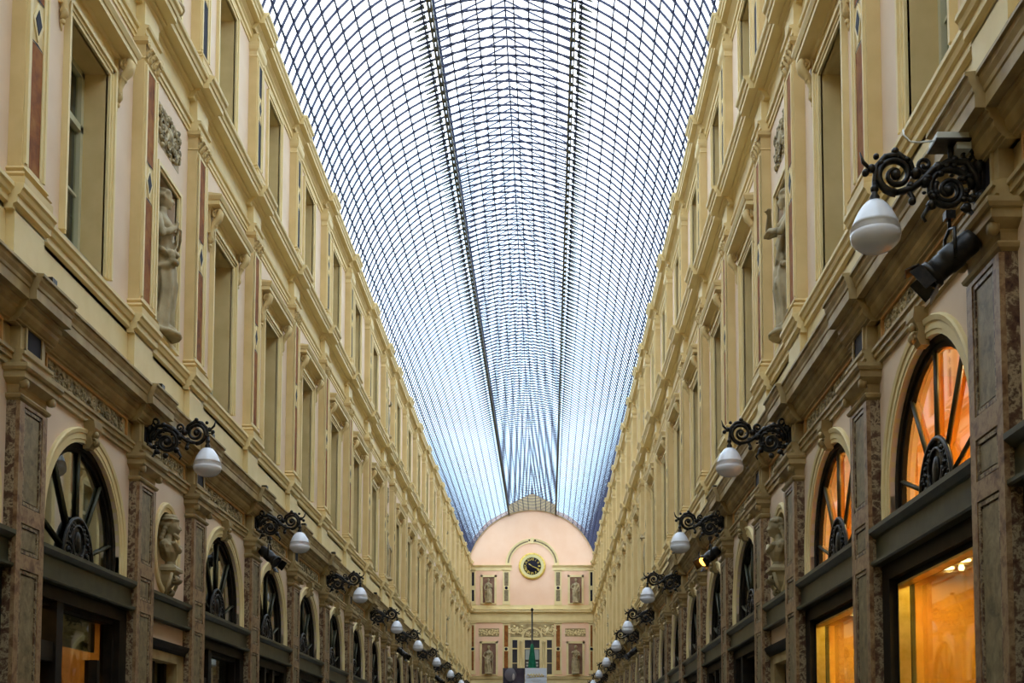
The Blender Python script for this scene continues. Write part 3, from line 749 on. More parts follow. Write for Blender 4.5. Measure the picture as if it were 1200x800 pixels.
def statue(name, pose):
    m = MB(); f = pose.get('folds', 9); sw = pose.get('sway', .03)
    m.lathe([(.26, 0), (.27, .03), (.25, .06)], (0, 0, 0), 16)
    loft(m, [(.05, .17, .24, .0, 0, .10), (.12, .16, .215, 0, 0, .12), (.35, .14, .18, .02, sw * .3, .13), (.62, .145, .18, .045, sw * .9, .10), (.80, .15, .19, .03, sw * 1.2, .08),
              (.98, .145, .20, .0, sw * 1.3, .06), (1.10, .12, .165, .0, sw * .9, .05), (1.20, .105, .145, .01, sw * .4, .04), (1.32, .125, .17, .015, 0, .04),
              (1.42, .12, .185, .005, -sw * .3, .03), (1.48, .09, .165, -.005, -sw * .3, .02), (1.53, .06, .08, 0, -sw * .2, 0), (1.60, .05, .052, .01, 0, 0)], 36, f, pose.get('ph', 0))
    if pose.get('female', True):
        for sy in (-1, 1): m.ball((.10, sy * .075, 1.35), .062, 10)
    m.ball((.12, sw * 1.3 + .06, .66), .07, 10, (1, 1, 1.6))       # bent knee
    m.tube([(.13, -.03, .10), (.21, -.04, .07)], [.04, .03], 8); m.tube([(.10, .10, .10), (.19, .13, .07)], [.04, .03], 8)
    for q in range(7):                                              # cloak swag across the hips
        y = -.2 + .4 * q / 6; m.ball((.115 * math.cos((y) * 4), y, 1.0 - .16 * (q / 6) + .02 * math.sin(q * 2)), .05, 8, (1, 1.1, .8))
    m.tube([(-.06, .19, 1.45), (.09, .15, 1.2), (.13, .05, .95), (.12, -.12, .85), (-.02, -.2, .8)], [.035, .045, .05, .05, .03], 8)
    m.tube([(-.06, -.20, .9), (-.03, -.23, .5), (0, -.23, .12)], [.04, .05, .035], 8)
    m.tube([(-.06, .20, .95), (-.03, .23, .6), (0, .22, .10)], [.03, .045, .035], 8)
    head(m, (.02 + pose.get('hp', 0), pose.get('hy', 0), 1.72), pose.get('turn', 0))
    for a in pose['arms']: arm(m, *a)
    for t in pose.get('props', []): m.tube(*t)
    for b in pose.get('balls', []): m.ball(*b)
    o = m.build(name, 'statue'); return bake(o, .014)
S = lambda sy, z=1.44: (0, sy * .185, z)
POSES = {
 'flowers': dict(turn=.5, arms=[(S(-1), (.10, -.27, 1.17), (.19, -.06, 1.33), (.1, .2, .6)), (S(1), (.07, .27, 1.14), (.20, .08, 1.26), (.1, -.5, .6))],
                 props=[([(.20, .02, 1.36), (.21, -.04, 1.12), (.16, -.12, .95)], [.016, .016, .02], 6)], balls=[((.17 + .03 * math.sin(i), -.12 + .045 * (i % 3), .9 + .05 * (i // 3)), .042, 7) for i in range(9)]),
 'crossed': dict(turn=-.6, sway=-.03, arms=[(S(-1), (.20, -.24, 1.36), (.24, .02, 1.50), (.1, .6, .3)), (S(1), (.16, .30, 1.18), (.26, .10, 1.28), (.2, -.8, -.3))],
                 props=[([(.02, -.16, 1.46), (.14, 0, 1.15), (.1, .15, .9)], [.03, .035, .03], 6)]),
 'book': dict(turn=.25, sway=.04, folds=7, arms=[(S(-1), (.03, -.28, 1.16), (.05, -.27, .92), (0, 0, -1)), (S(1), (.09, .26, 1.18), (.22, .12, 1.22), (.3, -.8, 0))],
              balls=[((.22, .02, 1.22), .09, 8, (.35, 1, 1.2))]),
 'hip': dict(turn=-.25, sway=-.05, folds=8, ph=2, arms=[(S(-1), (-.02, -.36, 1.18), (.08, -.19, 1.02), (.2, .8, -.3)), (S(1), (.06, .27, 1.14), (.17, .22, .95), (.5, 0, -.8))],
             props=[([(.19, .26, 1.0), (.17, .27, .5), (.16, .26, .06)], [.02, .024, .03], 6)]),
}
STAT = {k: statue('stone_statue', v) for k, v in POSES.items()}
used = set()
def put_statue(key, loc, rz, scale, label, group=None):
    o = STAT[key]
    if key in used: o = o.copy(); COL.objects.link(o)
    used.add(key); o.location = loc; o.rotation_euler = (0, 0, rz); o.scale = (scale, scale, scale)
    return tag(o, label, 'statue', group)
NL = ['first', 'second', 'third']
for side in (-1, 1):
    for j, k in enumerate(NICHE):
        Y = (PIL[k] + PIL[k + 1]) / 2; rz = 0 if side < 0 else PI; x0 = side * (HW - WP + .06)
        key = ('flowers', 'hip', 'book')[j] if side < 0 else ('crossed', 'book', 'flowers')[j]
        lab = {(-1, 0): 'robed stone woman with hands at her chest holding flowers in a square-headed niche', (1, 0): 'robed stone figure with raised folded arms in the niche above the orange-lit shops'}.get((side, j),
              f'robed stone statue in the {NL[j]} first floor niche, {SIDE[side]}')
        put_statue(key, (x0, Y, 7.17), rz, 1.10, lab)
        put_statue('book' if side < 0 else 'hip', (x0, Y, 11.72), rz, .90, f'small stone statue in the {NL[j]} top floor niche, {SIDE[side]}')
# busts
def bust(key):
    r = empty('stone_bust')
    m = MB()
    loft(m, [(4.12, .07, .07, .06, 0, 0), (4.16, .06, .06, .06, 0, 0), (4.20, .09, .09, .05, 0, .04), (4.27, .11, .16, .05, 0, .08), (4.36, .11, .19, .03, 0, .08), (4.42, .09, .165, .02, 0, .05), (4.46, .06, .09, .04, 0, 0), (4.52, .05, .055, .05, 0, 0)], 30, 8)
    m.tube([(.15, -.14, 4.40), (.18, 0, 4.30), (.14, .15, 4.38)], [.03, .04, .03], 8)
    t = .35 if key else -.3
    head(m, (.07, 0, 4.62), t, r=.115)
    if key: m.lathe([(.09, 0), (.125, .004), (.13, .018), (.10, .028), (.098, .06), (.07, .085), (0.01, .09)], (.045, 0, 4.70), 18)
    for sy in (-1, 1):                                   # locks falling on the shoulders, rounded shoulders
        for q in range(5): m.ball((.03 - .012 * q, sy * (.085 + .012 * q), 4.63 - .045 * q), .035, 8)
        m.ball((.03, sy * .14, 4.37), .065, 10); m.tube([(.09, sy * .10, 4.40), (.14, sy * .05, 4.33), (.15, 0, 4.27)], [.03, .03, .025], 8)
    if key:
        for q in range(5): m.ball((.155 - .006 * abs(q - 2) ** 2, -.04 + .02 * q, 4.50 - .012 * (2 - abs(q - 2))), .03, 8)
    o = m.build('figure', 'statue', r); bake(o, .008)
    m = MB()
    m.stack(-.16, .16, [(.05, 3.70, -.14), (.09, 3.76, -.10), (.07, 3.82, -.11), (.13, 3.90, -.07), (.13, 3.98, -.06), (.16, 4.02, -.04), (.19, 4.03, -.01), (.19, 4.07, -.01), (.13, 4.12, -.06)], -.02)
    m.tube(spiral((.14, 0, 3.93), .06, .012, 0, -1.3, 14), .025, 6, 4.0); m.tube(spiral((.08, 0, 3.76), .045, .01, PI, 1.3, 14), .02, 6, 3.0)
    for sy in (-1, 1): m.tube([(.05, sy * .14, 3.72), (.10, sy * .15, 3.85), (.14, sy * .15, 4.0)], [.015, .025, .02], 6)
    m.build('corbel', 'statue', r)
    return r
BU = {1: bust(1), 0: bust(0)}; ub = set()
for side in (-1, 1):
    for j, k in enumerate(NICHE):
        key = (j + (1 if side < 0 else 0)) % 2
        r = BU[key] if key not in ub else copy_tree(BU[key])
        ub.add(key); place(r, side, (PIL[k] + PIL[k + 1]) / 2)
        tag(r, f'stone bust {"with a broad hat" if key else "with piled hair"} in the {NL[j]} oval niche, {SIDE[side]}', 'bust')

# ------------------------------------------------------------------ globe wall lamps
def wall_lamp():
    r = empty('globe_wall_lamp')
    m = MB()
    m.box(.10, .125, -.05, .05, 5.32, 5.74); m.lathe([(.07, 0), (.05, .03), (.02, .05)], (.12, 0, 5.62), 10, 'p'); m.lathe([(.07, 0), (.05, .03), (.02, .05)], (.12, 0, 5.40), 10, 'p')
    m.build('wall_plate', 'iron', r)
    m = MB(); C1 = (.34, 5.46); C2 = (.70, 5.57)
    # great scroll, outer scroll and their linking stem
    m.tube(spiral((C1[0], 0, C1[1]), .165, .028, PI * .95, -1.75, 44), [.026 - .014 * i / 44 for i in range(45)], 7, 1.3)
    m.tube(spiral((C1[0], 0, C1[1]), .10, .018, PI * .2, -1.2, 26), [.02 - .010 * i / 26 for i in range(27)], 6, 1.3)
    m.tube([(.13, 0, 5.44), (.15, 0, 5.56), (.22, 0, 5.66), (.34, 0, 5.66), (.45, 0, 5.60), (.53, 0, 5.52), (.60, 0, 5.47), (.70, 0, 5.445)], [.022, .026, .024, .026, .028, .026, .024, .02], 7, 1.3)
    m.tube(spiral((C2[0], 0, C2[1]), .13, .025, -PI / 2, 1.7, 40), [.026 - .014 * i / 40 for i in range(41)], 7, 1.3)
    m.tube([(.56, 0, 5.55), (.60, 0, 5.66), (.68, 0, 5.715), (.77, 0, 5.70), (.83, 0, 5.63), (.845, 0, 5.52), (.845, 0, 5.42)], [.015, .02, .022, .02, .02, .018, .016], 7)
    m.tube(spiral((.20, 0, 5.70), .07, .014, -PI / 2, -1.3, 20), [.02 - .008 * i / 20 for i in range(21)], 6, 1.3)
    m.tube(spiral((.50, 0, 5.64), .055, .012, -PI * .6, 1.3, 18), .014, 6, 1.3)
    m.tube([(.20, 0, 5.32), (.16, 0, 5.26), (.19, 0, 5.22)], [.018, .014, .01], 6); m.tube([(.47, 0, 5.36), (.52, 0, 5.28), (.50, 0, 5.24)], [.018, .014, .01], 6)
    m.tube([(.62, 0, 5.46), (.58, 0, 5.40), (.60, 0, 5.37)], [.02, .016, .02], 6)
    for p, z, q in ((.14, 5.72, .045), (.17, 5.78, .035), (.30, 5.67, .035), (.41, 5.62, .04), (.34, 5.46, .04), (.22, 5.34, .035), (.33, 5.29, .035), (.46, 5.36, .035), (.50, 5.52, .04), (.56, 5.58, .04), (.60, 5.49, .03), (.70, 5.57, .035),
                    (.70, 5.735, .028), (.865, 5.615, .03), (.905, 5.585, .026), (.83, 5.70, .022), (.59, 5.385, .028), (.845, 5.47, .03), (.24, 5.60, .03), (.43, 5.44, .03)):
        m.ball((p, 0, z), q, 8, (1, 1.1, 1))
    rnd = random.Random(3)
    for i in range(30):                                  # leafy bosses
        a = rnd.uniform(0, 2 * PI); R_ = rnd.choice((.165, .12)); m.ball((C1[0] + R_ * math.cos(a), rnd.uniform(-.03, .03), C1[1] + R_ * math.sin(a)), rnd.uniform(.014, .026), 6, (1.2, 1, .8))
    for i in range(12):
        a = rnd.uniform(0, 2 * PI); m.ball((C2[0] + .13 * math.cos(a), rnd.uniform(-.02, .02), C2[1] + .13 * math.sin(a)), rnd.uniform(.012, .022), 6, (1.2, 1, .8))
    m.tube([(.86, 0, 5.60), (.92, 0, 5.66), (.94, 0, 5.73)], [.012, .014, .004], 6)
    m.build('bracket', 'iron', r)
    m = MB(); m.lathe([(.018, .16), (.02, .08), (.035, .05), (.03, .03), (.062, .012), (.066, -.012), (.05, -.014)], (.845, 0, 5.36), 16); m.build('globe_cap', 'iron', r)
    m = MB(); m.lathe([(.04, .352), (.062, .345), (.086, .32), (.114, .28), (.136, .235), (.152, .195), (.161, .172), (.152, .166), (.165, .155), (.157, .148), (.169, .139), (.161, .131), (.170, .122), (.168, .10), (.163, .075), (.143, .05), (.112, .024), (.07, .007), (.02, 0)], (.845, 0, 5.03), 28)
    m.build('globe', 'globe', r)
    return r
WL = wall_lamp(); first = True
LP = [-1, 1, 3, 5, 7, 9, 11, 13, 15, 17, 19]
for side in (1, -1):
    for j, k in enumerate(LP):
        if side < 0 and k == -1: continue
        o = WL if first else copy_tree(WL); first = False
        place(o, side, PIL[k])
        jj = j if side > 0 else j - 1
        lab = f'{ORD[jj]} opal globe lamp from the camera on scrolled bracket, {SIDE[side]}'
        if side > 0 and k == -1: lab = 'opal globe wall lamp with a pale floodlight box on its bracket'
        tag(o, lab, 'wall lamp', 'globe lamps on scrolled iron brackets')
# theatre spotlights hanging under some brackets
def spot(lens, dy):
    r = empty('spotlight')
    m = MB(); m.tube([(0, -.09, -.02), (0, -.09, .16), (0, 0, .19), (0, .09, .16), (0, .09, -.02)], .011, 6); m.tube([(0, 0, .19), (0, 0, .28)], .012, 6); m.box(-.03, .03, -.03, .03, .25, .30); m.build('yoke', 'iron', r)
    d = Vector((.72, dy, -.60)).normalized(); q = d.to_track_quat('Z', 'Y').to_matrix()
    def can(prof, mt, nmn, n=16):
        mm = MB(); mm.lathe(prof, (0, 0, 0), n); mm.v = [tuple(q @ Vector(v)) for v in mm.v]; return mm.build(nmn, mt, r)
    can([(.04, -.19), (.07, -.18), (.078, -.15), (.078, -.06), (.085, -.05), (.085, .03), (.078, .04), (.078, .12), (.092, .125), (.092, .165), (.078, .165)], 'iron', 'lamp_can')
    can([(.072, .168), (.068, .176), (.03, .182)], lens, 'lens')
    mm = MB()
    for a in range(4):
        t = a * PI / 2; c, s_ = math.cos(t), math.sin(t)
        w = Vector((c, s_, 0)); v = Vector((-s_, c, 0)); z = Vector((0, 0, 1))
        p = [w * .085 + v * x * .07 + z * .165 for x in (-1, 1)] + [w * .115 + v * x * .075 + z * .25 for x in (1, -1)]
        p2 = [u + w * .006 for u in p]
        mm.add([tuple(q @ u) for u in p + p2], [(0, 1, 2, 3), (4, 5, 6, 7), (0, 1, 5, 4), (1, 2, 6, 5), (2, 3, 7, 6), (3, 0, 4, 7)])
    mm.build('barn_door', 'iron', r)
    return r
SP = {'black': spot('black', -.22), 'amber': spot('amber', .42)}; us = set()
for side, k, ls, lab in ((1, -1, 'black', 'black theatre spotlight hanging under the bracket that carries the floodlight box'), (1, 3, 'amber', 'black spotlight with a glowing amber lens under a wall lamp bracket'),
                    (1, 9, 'black', 'small dark spotlight under the sixth globe lamp on the orange-lit shop side'), (-1, 3, 'black', 'black spotlight under the second globe lamp on the dark shop side'),
                    (-1, 9, 'black', 'small dark spotlight under the fifth globe lamp on the dark shop side'), (-1, 13, 'black', 'tiny dark spotlight under the seventh globe lamp on the dark shop side')):
    o = SP[ls] if ls not in us else copy_tree(SP[ls]); us.add(ls)
    p = .34
    o.location = ((-HW + p) if side < 0 else (HW - p), PIL[k], 4.98); o.rotation_euler = (0, 0, 0) if side < 0 else (0, 0, PI)
    o.scale = (1.1, 1.1, 1.1)
    tag(o, lab, 'spotlight')
r = empty('floodlight', (HW - .32, PIL[-1], 5.78), PI); tag(r, 'pale box floodlight wired on top of the iron bracket closest to the camera', 'floodlight')
m = MB(); m.box(-.10, .12, -.09, .09, .0, .05); m.box(-.12, -.02, -.07, .07, -.06, .0); m.build('lamp_box', 'grey', r, .006)
m = MB(); m.box(-.11, .13, -.10, .10, -.012, .002); m.tube([(0, 0, -.02), (.0, 0, -.10)], .02, 6); m.build('mount', 'iron', r)
m = MB(); m.tube([(.12, 0, .03), (.20, 0, .02), (.27, -.01, .03), (.31, -.02, .08), (.31, -.04, .13)], .006, 6); m.build('cable', 'white', r)
# little uplights on the lower cornice
ul = None
for side in (1, -1):
    for j, k in enumerate((-1, 0, 1, 2, 3, 4, 5, 6, 7, 8)):
        if side < 0 and k < 0: continue
        if ul is None:
            ul = empty('ledge_uplight'); m = MB(); m.box(.20, .29, -.055, .055, .0, .10); m.build('housing', 'iron', ul, .004)
            m = MB(); m.box(.215, .275, -.045, .045, .09, .103); m.build('lens', 'black', ul); o = ul
        else: o = copy_tree(ul)
        place(o, side, PIL[k]); o.location.z = 6.075
        tag(o, f'tiny black uplight on cornice over the {ORD[k + 1] if side > 0 else ORD[k]} marble pilaster, {SIDE[side]}', 'uplight', 'tiny uplights on the lower cornice')

# ------------------------------------------------------------------ end wall
ew = empty('wall_back', (0, YEND, 0), -PI / 2); tag(ew, 'pink and cream end wall with round clock, arch and four statue niches', 'wall', kind='structure')
CZ, CR = 13.49, 4.27
def arcpts(r, a0, a1, n): return [(r * math.cos(math.radians(a0 + (a1 - a0) * i / n)), CZ + r * math.sin(math.radians(a0 + (a1 - a0) * i / n))) for i in range(n + 1)]
m = MB(); A = arcpts(CR - .02, 8, 172, 48)
m.add([(0, y, z) for y, z in A] + [(0, -4.2, 13.9), (0, 4.2, 13.9)], [tuple(range(49)) + (49, 50)])
m.box(-.02, 0, -4.05, 4.05, 11.0, 13.9)
m.box(-.3, -.02, -4.6, 4.6, 0, 14.0)
m.add([(-.04, y, z) for y, z in arcpts(CR + .06, 8, 172, 30)] + [(-.3, y, z) for y, z in arcpts(CR + .3, 8, 172, 30)], [tuple(range(31)), tuple(range(31, 62))])
m.build('lunette', 'salmon', ew)
m = MB(); G = [(-1.60, 17.40), (1.60, 17.40), (1.60, 18.06), (0, 18.86), (-1.60, 18.06)]
m.add([(-.008, y, z) for y, z in G] + [(-.1, y, z) for y, z in G], [(0, 1, 2, 3, 4), (5, 6, 7, 8, 9)] + [(i, (i + 1) % 5, 5 + (i + 1) % 5, 5 + i) for i in range(5)]); m.build('lantern_gable', 'tan', ew)
m = MB()
pa = [(y, z, y / CR, (z - CZ) / CR) for y, z in arcpts(CR, 10, 170, 48)]
m.sweep(pa, [(-.06, .0), (-.06, .05), (.02, .06), (.02, 0)]); m.build('lunette_edge', 'tan', ew)
m = MB()                                                 # string courses each side of the clock bay
for y0, y1 in ((-4.05, -1.32), (1.32, 4.05)):
    m.prof([(0, 13.93), (.04, 13.95), (.05, 14.02), (.12, 14.05), (.14, 14.10), (.0, 14.12)], y0, y1); m.box(0, .03, y0, y1, 13.74, 13.93)
m.build('string_course', 'cream', ew)
m = MB(); pa = arc_path(1.44, 14.12, 14.11, 36)[1:-1]
m.sweep(pa, [(0, 0), (0, .05), (.04, .05), (.045, .03), (.24, .03), (.245, .06), (.30, .06), (.30, 0)])
m.box(0, .10, -.09, .09, 15.52, 15.90)
m.build('archivolt', 'cream', ew)
m = MB(); pa = arc_path(1.50, 14.12, 14.11, 36)[2:-2]
for seg in (pa[:16], pa[17:]): m.sweep(seg, [(.02, .02), (.02, .036), (.11, .036), (.11, .02)])
m.build('archivolt_panel', 'panel', ew)
m = MB()
for y in (-.19, .19): m.lathe([(.055, 0), (.055, .055)], (0, y, 15.74), 12, 'p')
m.build('round_bosses', 'black', ew)
def end_pil(w, yc, z0, z1, inl, disc=True):
    m = MB(); m.box(-.02, .05, yc - w / 2, yc + w / 2, z0, z1); m.stack(yc - w / 2, yc + w / 2, [(.05, z1 - .02, 0), (.10, z1 + .05, .03), (.10, z1 + .09, .03)], -.02); m.box(0, .075, yc - w / 2 - .02, yc + w / 2 + .02, z0, z0 + .15)
    m.build('pilaster', 'cream', ew)
    m = MB(); zc = (z0 + z1) / 2; iw = w / 2 - .10
    m.box(.04, .056, yc - iw, yc + iw, z0 + .25, zc - .14); m.box(.04, .056, yc - iw, yc + iw, zc + .14, z1 - .1); m.build('pilaster_inlay', inl, ew)
    if disc: m = MB(); m.lathe([(.10, 0), (.10, .065)], (0, yc, zc), 14, 'p'); m.build('pilaster_disc', 'black', ew)
for sy in (-1, 1):
    end_pil(.46, sy * 1.68, 11.5, 13.74, 'panel'); end_pil(.34, sy * 3.84, 11.5, 13.74, 'black', False)
    end_pil(.46, sy * 1.68, 7.0, 10.28, 'inlay'); end_pil(.34, sy * 3.84, 7.0, 10.28, 'inlay')
m = MB(); m.box(-.02, .03, -4.05, 4.05, 11.2, 11.5); m.box(-.02, .02, -4.05, 4.05, 10.35, 11.0)
m.prof([(0, 10.34), (.08, 10.36), (.10, 10.45), (.12, 10.5), (.0, 10.52)], -4.05, 4.05)
m.build('frieze', 'cream', ew)
m = MB(); m.prof([(0, 10.92), (.06, 10.95), (.08, 11.02), (.22, 11.04), (.22, 11.12), (.27, 11.2), (0, 11.25)], -4.05, 4.05)
for sy in (-1, 1): m.prof([(0, 10.92), (.12, 10.95), (.14, 11.02), (.28, 11.04), (.28, 11.12), (.33, 11.2), (0, 11.26)], sy * 1.68 - .3, sy * 1.68 + .3)
m.build('middle_cornice', 'cream', ew)
m = MB()                                                 # wall bays
for sy in (-1, 1):
    a, b = sorted((sy * 1.9, sy * 3.68)); m.box(-.02, .012, a, b, 6.9, 10.35)
m.build('side_bay_wall', 'salmon', ew)
m = MB(); m.prof([(0, 6.66), (.10, 6.70), (.12, 6.80), (.16, 6.86), (0, 6.9)], -4.05, 4.05); m.box(-.02, .02, -4.05, 4.05, 6.0, 6.7); m.box(-.02, .0, -4.05, 4.05, 0, 6.0)
m.build('lower_band', 'cream', ew)
def end_niche(yc, z0, z1, hw, frame=.14):
    m = MB()
    m.box(0, .06, yc - hw - frame, yc - hw, z0, z1 + frame); m.box(0, .06, yc + hw, yc + hw + frame, z0, z1 + frame); m.box(0, .06, yc - hw - frame, yc + hw + frame, z1, z1 + frame); m.box(0, .10, yc - hw - frame, yc + hw + frame, z0 - .06, z0)
    m.build('niche_frame', 'cream', ew)
    m = MB(); m.box(.008, .018, yc - hw, yc + hw, z0, z1); m.build('niche_back', 'inlay' , ew)
M['niche'] = noisy('shaded_brown_pink_niche', (0.20, 0.10, 0.06), (0.27, 0.14, 0.085), 3.0)  # brown-pink darkened for niche depth, shade put into the colour
def end_niche2(yc, z0, z1, hw):
    end_niche(yc, z0, z1, hw); ew.children
for sy in (-1, 1):
    end_niche(sy * 2.83, 11.62, 13.32, .38); end_niche(sy * 2.80, 7.0, 9.0, .45)
for o in ew.children:
    if o.name.startswith('niche_back'): o.data.materials[0] = M['niche']
for sy in (-1, 1):
    m = MB(); m.box(0, .02, sy * 2.80 - .66, sy * 2.80 + .66, 9.45, 9.98); m.build('relief_panel', 'dirty', ew)
    m = MB(); relief(m, 1.2, .42, .03, sy * 2.80, 9.71, 2, .034); m.build('carving', 'cream', ew)
put_statue('book', (-2.83, YEND - .20, 11.62), -PI / 2, .86, 'stone statue in upper end wall niche on the dark shop side')
put_statue('hip', (2.83, YEND - .20, 11.62), -PI / 2, .86, 'stone statue in upper end wall niche on the orange-lit shop side')
put_statue('hip', (-2.80, YEND - .22, 7.0), -PI / 2, 1.0, 'stone statue in lower end wall niche on the dark shop side')
put_statue('crossed', (2.80, YEND - .22, 7.0), -PI / 2, 1.0, 'stone statue in lower end wall niche on the orange-lit shop side')
# three-light window in the end wall
M['vblind'] = mat('pale_blind_behind_glass', (.34, .36, .33), .4)
vw = empty('window_0', (0, YEND, 0), -PI / 2); vw.name = nm('window'); tag(vw, 'three-light window with an arched middle under the clock on the end wall', 'window', kind='structure')
m = MB(); m.box(.0, .03, -1.42, 1.42, 9.35, 10.33); m.box(0, .05, -1.42, 1.42, 9.22, 9.38); m.box(0, .03, -1.42, 1.42, 6.9, 7.0)
for y0, y1 in ((-1.42, -1.28), (-.96, -.90), (.90, .96), (1.28, 1.42), (-.56, -.48), (.48, .56)): m.box(0, .05, y0, y1, 6.9, 9.25)
for zz in (8.62,):
    m.box(0, .05, -1.3, -.95, zz, zz + .08); m.box(0, .05, .95, 1.3, zz, zz + .08); m.box(0, .05, -.5, .5, zz, zz + .08)
for y in (-1.12, 1.12): m.box(.0, .03, y - .18, y + .18, 7.7, 7.74)
m.sweep(arc_path(.56, 9.38, 9.37, 20)[1:-1], [(0, .02), (0, .07), (.10, .08), (.12, .03)])
m.build('surround', 'cream', vw)
m = MB()
for y in (-.73, .73):
    m.box(.0, .04, y - .17, y + .17, 6.95, 9.22); m.lathe([(.10, 6.98), (.12, 7.02), (.09, 7.1), (.085, 8.98), (.11, 9.02), (.13, 9.14), (.14, 9.18)], (.09, y, 0), 12)
    for q in (-1, 1): m.ball((.16, y + q * .10, 9.06), .045, 8)
m.build('column', 'cream', vw)
m = MB(); relief(m, .8, .7, .04, -1.0, 9.85, 1, .05); relief(m, .8, .7, .04, 1.0, 9.85, 1, .05)
m.build('spandrel_carving', 'cream', vw)
m = MB(); m.box(.03, .036, -1.40, 1.40, 9.42, 10.28); m.build('spandrel_ground', 'dirty', vw)
m = MB(); m.add([(.045, .54 * math.cos(PI * i / 16), 9.38 + .54 * math.sin(PI * i / 16)) for i in range(17)], [tuple(range(17))]); m.build('tympanum', 'dirty', vw)
m = MB(); relief(m, .8, .36, .055, 0, 9.60, 1, .03); m.build('tympanum_carving', 'cream', vw)
m = MB()
for y0, y1 in ((-1.28, -.96), (.96, 1.28), (-.48, .48)): m.box(.004, .012, y0, y1, 7.0, 9.22)
m.build('glass', mat('dark_window_glass', (.03, .028, .035), .08, 0, .6), vw)
m = MB(); m.box(.012, .02, -.44, .44, 7.95, 8.60); m.box(.012, .02, -.38, -.06, 7.5, 7.62); m.box(.012, .02, .06, .38, 7.5, 7.62); m.box(.012, .02, -.38, -.06, 7.7, 7.8); m.box(.012, .02, .06, .38, 7.7, 7.8); m.build('blind', 'vblind', vw)
# clock
ck = empty('wall_clock', (0, YEND - .03, 14.03), -PI / 2); tag(ck, 'round black-faced clock with a gilded rim high on the pink end wall', 'clock')
m = MB(); m.lathe([(.70, 0), (.86, 0), (.88, .05), (.84, .10), (.76, .12), (.70, .09), (.66, .10), (.62, .06)], (0, 0, 0), 48, 'p'); m.build('rim', 'gold', ck)
m = MB(); m.sweep([(math.cos(2 * PI * i / 48), math.sin(2 * PI * i / 48), math.cos(2 * PI * i / 48), math.sin(2 * PI * i / 48)) for i in range(48)], [(-.42, .05), (-.42, .11), (-.25, .115), (-.25, .05)], True); m.build('pale_ring', mat('pale_yellow_enamel', (.66, .56, .26), .4), ck)
m = MB(); m.lathe([(.60, .06), (.60, .08)], (0, 0, 0), 40, 'p'); m.build('dial', 'black', ck)
rom = ['XII', 'I', 'II', 'III', 'IIII', 'V', 'VI', 'VII', 'VIII', 'IX', 'X', 'XI']
for i, t in enumerate(rom):
    a = PI / 2 - i * PI / 6
    cu = bpy.data.curves.new('numeral', 'FONT'); cu.body = t; cu.size = .24; cu.extrude = .004; cu.align_x = 'CENTER'; cu.align_y = 'CENTER'; cu.materials.append(M['gold'])
    if len(t) > 2: cu.space_character = .8
    t_ = bpy.data.objects.new('text', cu); COL.objects.link(t_)
    me_ = bpy.data.meshes.new_from_object(t_.evaluated_get(bpy.context.evaluated_depsgraph_get())); bpy.data.objects.remove(t_)
    o = bpy.data.objects.new('numeral', me_); COL.objects.link(o); o.parent = ck
    # the dial plane is local y (across) / z (up), facing +p
    o.matrix_local = Matrix.Translation((.09, .45 * math.cos(a), .45 * math.sin(a))) @ Matrix(((0, 0, 1, 0), (1, 0, 0, 0), (0, 1, 0, 0), (0, 0, 0, 1))) @ Matrix.Rotation(a - PI / 2, 4, 'Z')
def hnd(ang, ln, w):
    a = math.radians(90 - ang); d = (math.cos(a), math.sin(a)); n_ = (-d[1], d[0]); m = MB()
    pts = [(-.1, -w), (-.1, w), (ln * .7, w), (ln, 0), (ln * .7, -w)]
    vs = [(pp, u * d[0] + v * n_[0], u * d[1] + v * n_[1]) for pp in (.10, .108) for u, v in pts]
    m.add(vs, [(0, 1, 2, 3, 4), (9, 8, 7, 6, 5)] + [(i, (i + 1) % 5, 5 + (i + 1) % 5, 5 + i) for i in range(5)]); return m
hnd(115, .46, .022).build('minute_hand', 'gold', ck); hnd(305, .30, .028).build('hour_hand', 'gold', ck)

